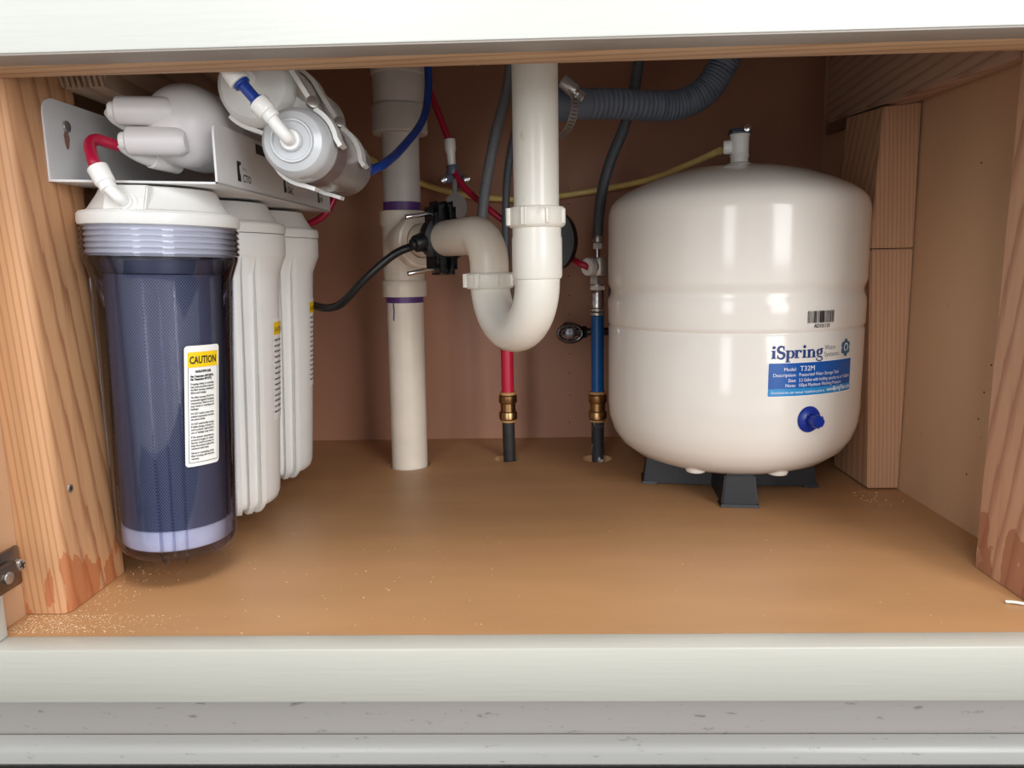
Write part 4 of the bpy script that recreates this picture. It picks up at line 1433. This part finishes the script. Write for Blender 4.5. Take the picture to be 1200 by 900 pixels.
# blue label panel with its text
W = math.radians(89.6 - 47.6) * .1345
PZ0, PZ1 = .1222, .1536
f0 = tfn(-89.8, PZ0, .0004)
H_ = PZ1 - PZ0
bm = nb(True); put_rect(bm, tfn(-89.8, PZ0, .0003), -.0009, W + .0009, -.0009, H_ + .0009, 24, 3, .0012)
lab = obj('label_sheet', bm, M['label_white'], tbody)
bm = nb(True); put_rect(bm, tfn(-89.8, PZ0, .0005), 0, W, 0, H_, 24, 3, .0010)
obj('label_panel', bm, M['panel_blue'], tbody, label='blue printed panel')
bm = nb(True); put_rect(bm, tfn(-89.8, PZ0, .0007), .0002, W - .0002, .0004, .0072, 24, 1)
obj('label_stripe', bm, M['panel_light'], tbody, label='lighter blue stripe')
f1 = tfn(-89.8, PZ0, .0009)
bm = nb(True)
for s_, v_, size in (('Model:', .0240, .0046), ('Description:', .0186, .0046), ('Size:', .0134, .0046), ('Note:', .0086, .0046)):
    V_, F_ = text_shape(s_, size, 'RIGHT')
    put_flat(bm, V_, F_, f1, .0270, v_)
put_text(bm, 'T32M', .0068, f1, .0305, .0236)
put_text(bm, 'Pressurized Water Storage Tank', .0046, f1, .0298, .0186, fit=.0480)
put_text(bm, '3.2 Gallon with holding capacity up to 4 Gallon', .0046, f1, .0298, .0134, fit=.0655)
put_text(bm, '100psi Maximum Working Pressure', .0046, f1, .0298, .0086, fit=.0520)
put_text(bm, 'Download the user manual / installation guide at', .0034, f1, .0032, .0024, fit=.0560)
put_text(bm, 'www.', .0052, f1, .0618, .0024, bold=.00006)
put_text(bm, 'iSpringFilter.com', .0062, f1, .0705, .0024, bold=.0001, fit=W - .0705 - .0015)
obj('lettering', bm, M['ink_white'], tbody)

# brand name in serif letters
f2 = tfn(-88.9, .1580, .0005)
X = .0078            # x-height
bm = nb(True)


def G(V_, F_, x0):
    put_flat(bm, [(a_ * X + x0, b_ * X) for a_, b_ in V_], F_, f2)


def rect2(a_, b_, c_, d__):
    return [(a_, c_), (b_, c_), (b_, d__), (a_, d__)], [(0, 1, 2, 3)]


x = 0.0
def stem_i(x):
    G(*rect2(.12, .46, 0, 1.0), x); G(*rect2(0, .58, 0, .12), x); G(*rect2(0, .46, .88, 1.0), x)
    G([(.29 + .20 * math.cos(2 * PI * i / 14), 1.36 + .20 * math.sin(2 * PI * i / 14)) for i in range(14)], [tuple(range(14))], x)


def let_S(x):
    pts_ = arc2(.52, 1.13, .36, .30, 20, 200, 12) + arc2(.52, .40, .40, .34, 75, -160, 14)
    pts_ = arc2(.54, 1.10, .36, .36, 15, 225, 14) + [(.50, .74)] + arc2(.54, .38, .38, .38, 45, -165, 14)
    G(*stroke(pts_, [.14 + .20 * math.sin(PI * min(1, i / (len(pts_) - 1))) for i in range(len(pts_))]), x)
    G(*rect2(.80, .94, 1.0, 1.50), x); G(*rect2(.08, .22, .0, .46), x)


def let_p(x):
    G(*rect2(.12, .46, -.48, 1.0), x); G(*rect2(0, .62, -.48, -.36), x); G(*rect2(0, .46, .88, 1.0), x)
    a_ = arc2(.66, .50, .34, .42, 150, -150, 20)
    G(*stroke(a_, [.12 + .22 * max(0, math.cos(math.radians(150 - 15 * i))) for i in range(21)]), x)


def let_r(x):
    G(*rect2(.12, .46, 0, 1.0), x); G(*rect2(0, .62, 0, .12), x); G(*rect2(0, .46, .88, 1.0), x)
    G(*stroke(arc2(.66, .62, .26, .32, 170, 40, 8), .16), x)
    G([(.82 + .15 * math.cos(2 * PI * i / 12), .80 + .16 * math.sin(2 * PI * i / 12)) for i in range(12)], [tuple(range(12))], x)


def let_n(x):
    G(*rect2(.12, .46, 0, 1.0), x); G(*rect2(0, .56, 0, .12), x); G(*rect2(0, .46, .88, 1.0), x)
    G(*rect2(.78, 1.12, 0, .72), x); G(*rect2(.68, 1.24, 0, .12), x)
    G(*stroke(arc2(.66, .66, .30, .28, 165, 0, 10), .18), x)


def let_g(x):
    a_ = arc2(.50, .64, .30, .30, 0, 360, 24)
    G(*stroke(a_, [.10 + .22 * abs(math.cos(math.radians(15 * i))) for i in range(25)]), x)
    G(*stroke([(.62, .95), (.80, 1.02), (1.02, .98)], .14), x)
    G(*stroke([(.30, .40), (.18, .22), (.30, .10), (.70, .04), (.92, -.08)], .18), x)
    G(*stroke(arc2(.52, -.22, .42, .24, 30, -210, 16), .15), x)


adv = (('i', stem_i, .62), ('S', let_S, 1.08), ('p', let_p, 1.10), ('r', let_r, 1.02), ('i', stem_i, .64), ('n', let_n, 1.28), ('g', let_g, 1.0))
tot = sum(a_[2] for a_ in adv)
Wd = math.radians(88.9 - 66.2) * .1345
sx = Wd / (tot * X)
f2b = f2
f2 = lambda u, v: f2b(u * sx, v)
x = 0.0
for nm, fnc, ad in adv:
    fnc(x); x += ad * X
obj('lettering', bm, M['ink_blue'], tbody)
bm = nb(True)
f4 = tfn(-65.4, .1580, .0005)
put_text(bm, 'Water', .0066, f4, 0, .0064, fit=.0150)
put_text(bm, 'Systems', .0066, f4, 0, .0000, fit=.0200)
obj('lettering', bm, M['ink_grey'], tbody)
# flower-like emblem
f5 = tfn(-52.3, .1646, .0005)
bm = nb(True)
for i in range(6):
    t = math.radians(90 + 60 * i)
    put_flat(bm, [(.0048 * math.cos(t) + .0030 * math.cos(2 * PI * k / 12), .0054 * math.sin(t) + .0032 * math.sin(2 * PI * k / 12)) for k in range(12)], [tuple(range(12))], f5)
put_flat(bm, [(.0052 * math.cos(2 * PI * k / 16), .0060 * math.sin(2 * PI * k / 16)) for k in range(16)], [tuple(range(16))], f5)
obj('emblem', bm, M['emblem_blue'], tbody, label='blue petalled emblem')
bm = nb(True); f6 = tfn(-52.3, .1646, .0008)
put_flat(bm, *stroke(arc2(0, .0004, .0030, .0036, -60, 260, 14), .0011), f6)
obj('emblem_drop', bm, M['label_white'], tbody)
# barcode and number
f7 = tfn(-74.6, .1905, .0008, .1350)
bm = nb(True)
Wb = math.radians(13.9) * .1345
u = .0004
rnd = random.Random(5)
while u < Wb - .0012:
    wbar = rnd.choice((.0004, .0004, .0007, .0011))
    if Wb * .40 < u < Wb * .52:
        wbar = .0012
    put_rect(bm, f7, u, u + wbar, 0, .0112, 1, 1)
    u += wbar + rnd.choice((.0004, .0005, .0008)) * (.6 if Wb * .40 < u < Wb * .52 else 1)
put_text(bm, 'AD101110', .0052, f7, .0075, -.0046, bold=.0001, fit=.0185)
obj('barcode', bm, M['ink'], tbody, label='black barcode and number')

# ------------------------------------------------------------------ loose bits
bm = nb()
rnd = random.Random(11)


def fleck(x_, y_, s_):
    a_ = rnd.uniform(0, PI)
    obox(bm, (x_, y_, .0004 + s_ * .15), (math.cos(a_), math.sin(a_), rnd.uniform(-.2, .2)), (-math.sin(a_), math.cos(a_), 0), (0, 0, 1), s_ * rnd.uniform(.8, 2.2), s_, s_ * .35)


for i in range(750):
    x_ = XL + .004 + abs(rnd.gauss(0, .045)); y_ = rnd.uniform(.003, .031)
    if x_ < -.20:
        fleck(x_, y_, rnd.uniform(.0002, .0006))
for i in range(150):
    x_ = -.343 + abs(rnd.gauss(0, .018)); y_ = rnd.uniform(.03, .13)
    fleck(x_, y_, rnd.uniform(.0002, .0006))
for i in range(60):
    fleck(rnd.uniform(-.33, .0), rnd.uniform(.0, .2), rnd.uniform(.0003, .0008))
for i in range(30):
    fleck(rnd.uniform(.0, .37), rnd.uniform(.01, .30), rnd.uniform(.0003, .0006))
for i in range(40):
    fleck(rnd.gauss(.355, .010), rnd.uniform(.26, .33), rnd.uniform(.0004, .0009))
tag(obj('sawdust', bm, M['dust']), 'pale sawdust and chips scattered over the cabinet floor', 'sawdust', kind='stuff')
bm = nb(); tube(bm, catmull([(.3400, .0415, .0014), (.3455, .0395, .0018), (.3510, .0375, .0014), (.3545, .0345, .0012)], 5), .0012, 8)
tag(obj('paint_chip', bm, M['white_paint']), 'curled white paint chip on the floor by the right front post', 'chip')
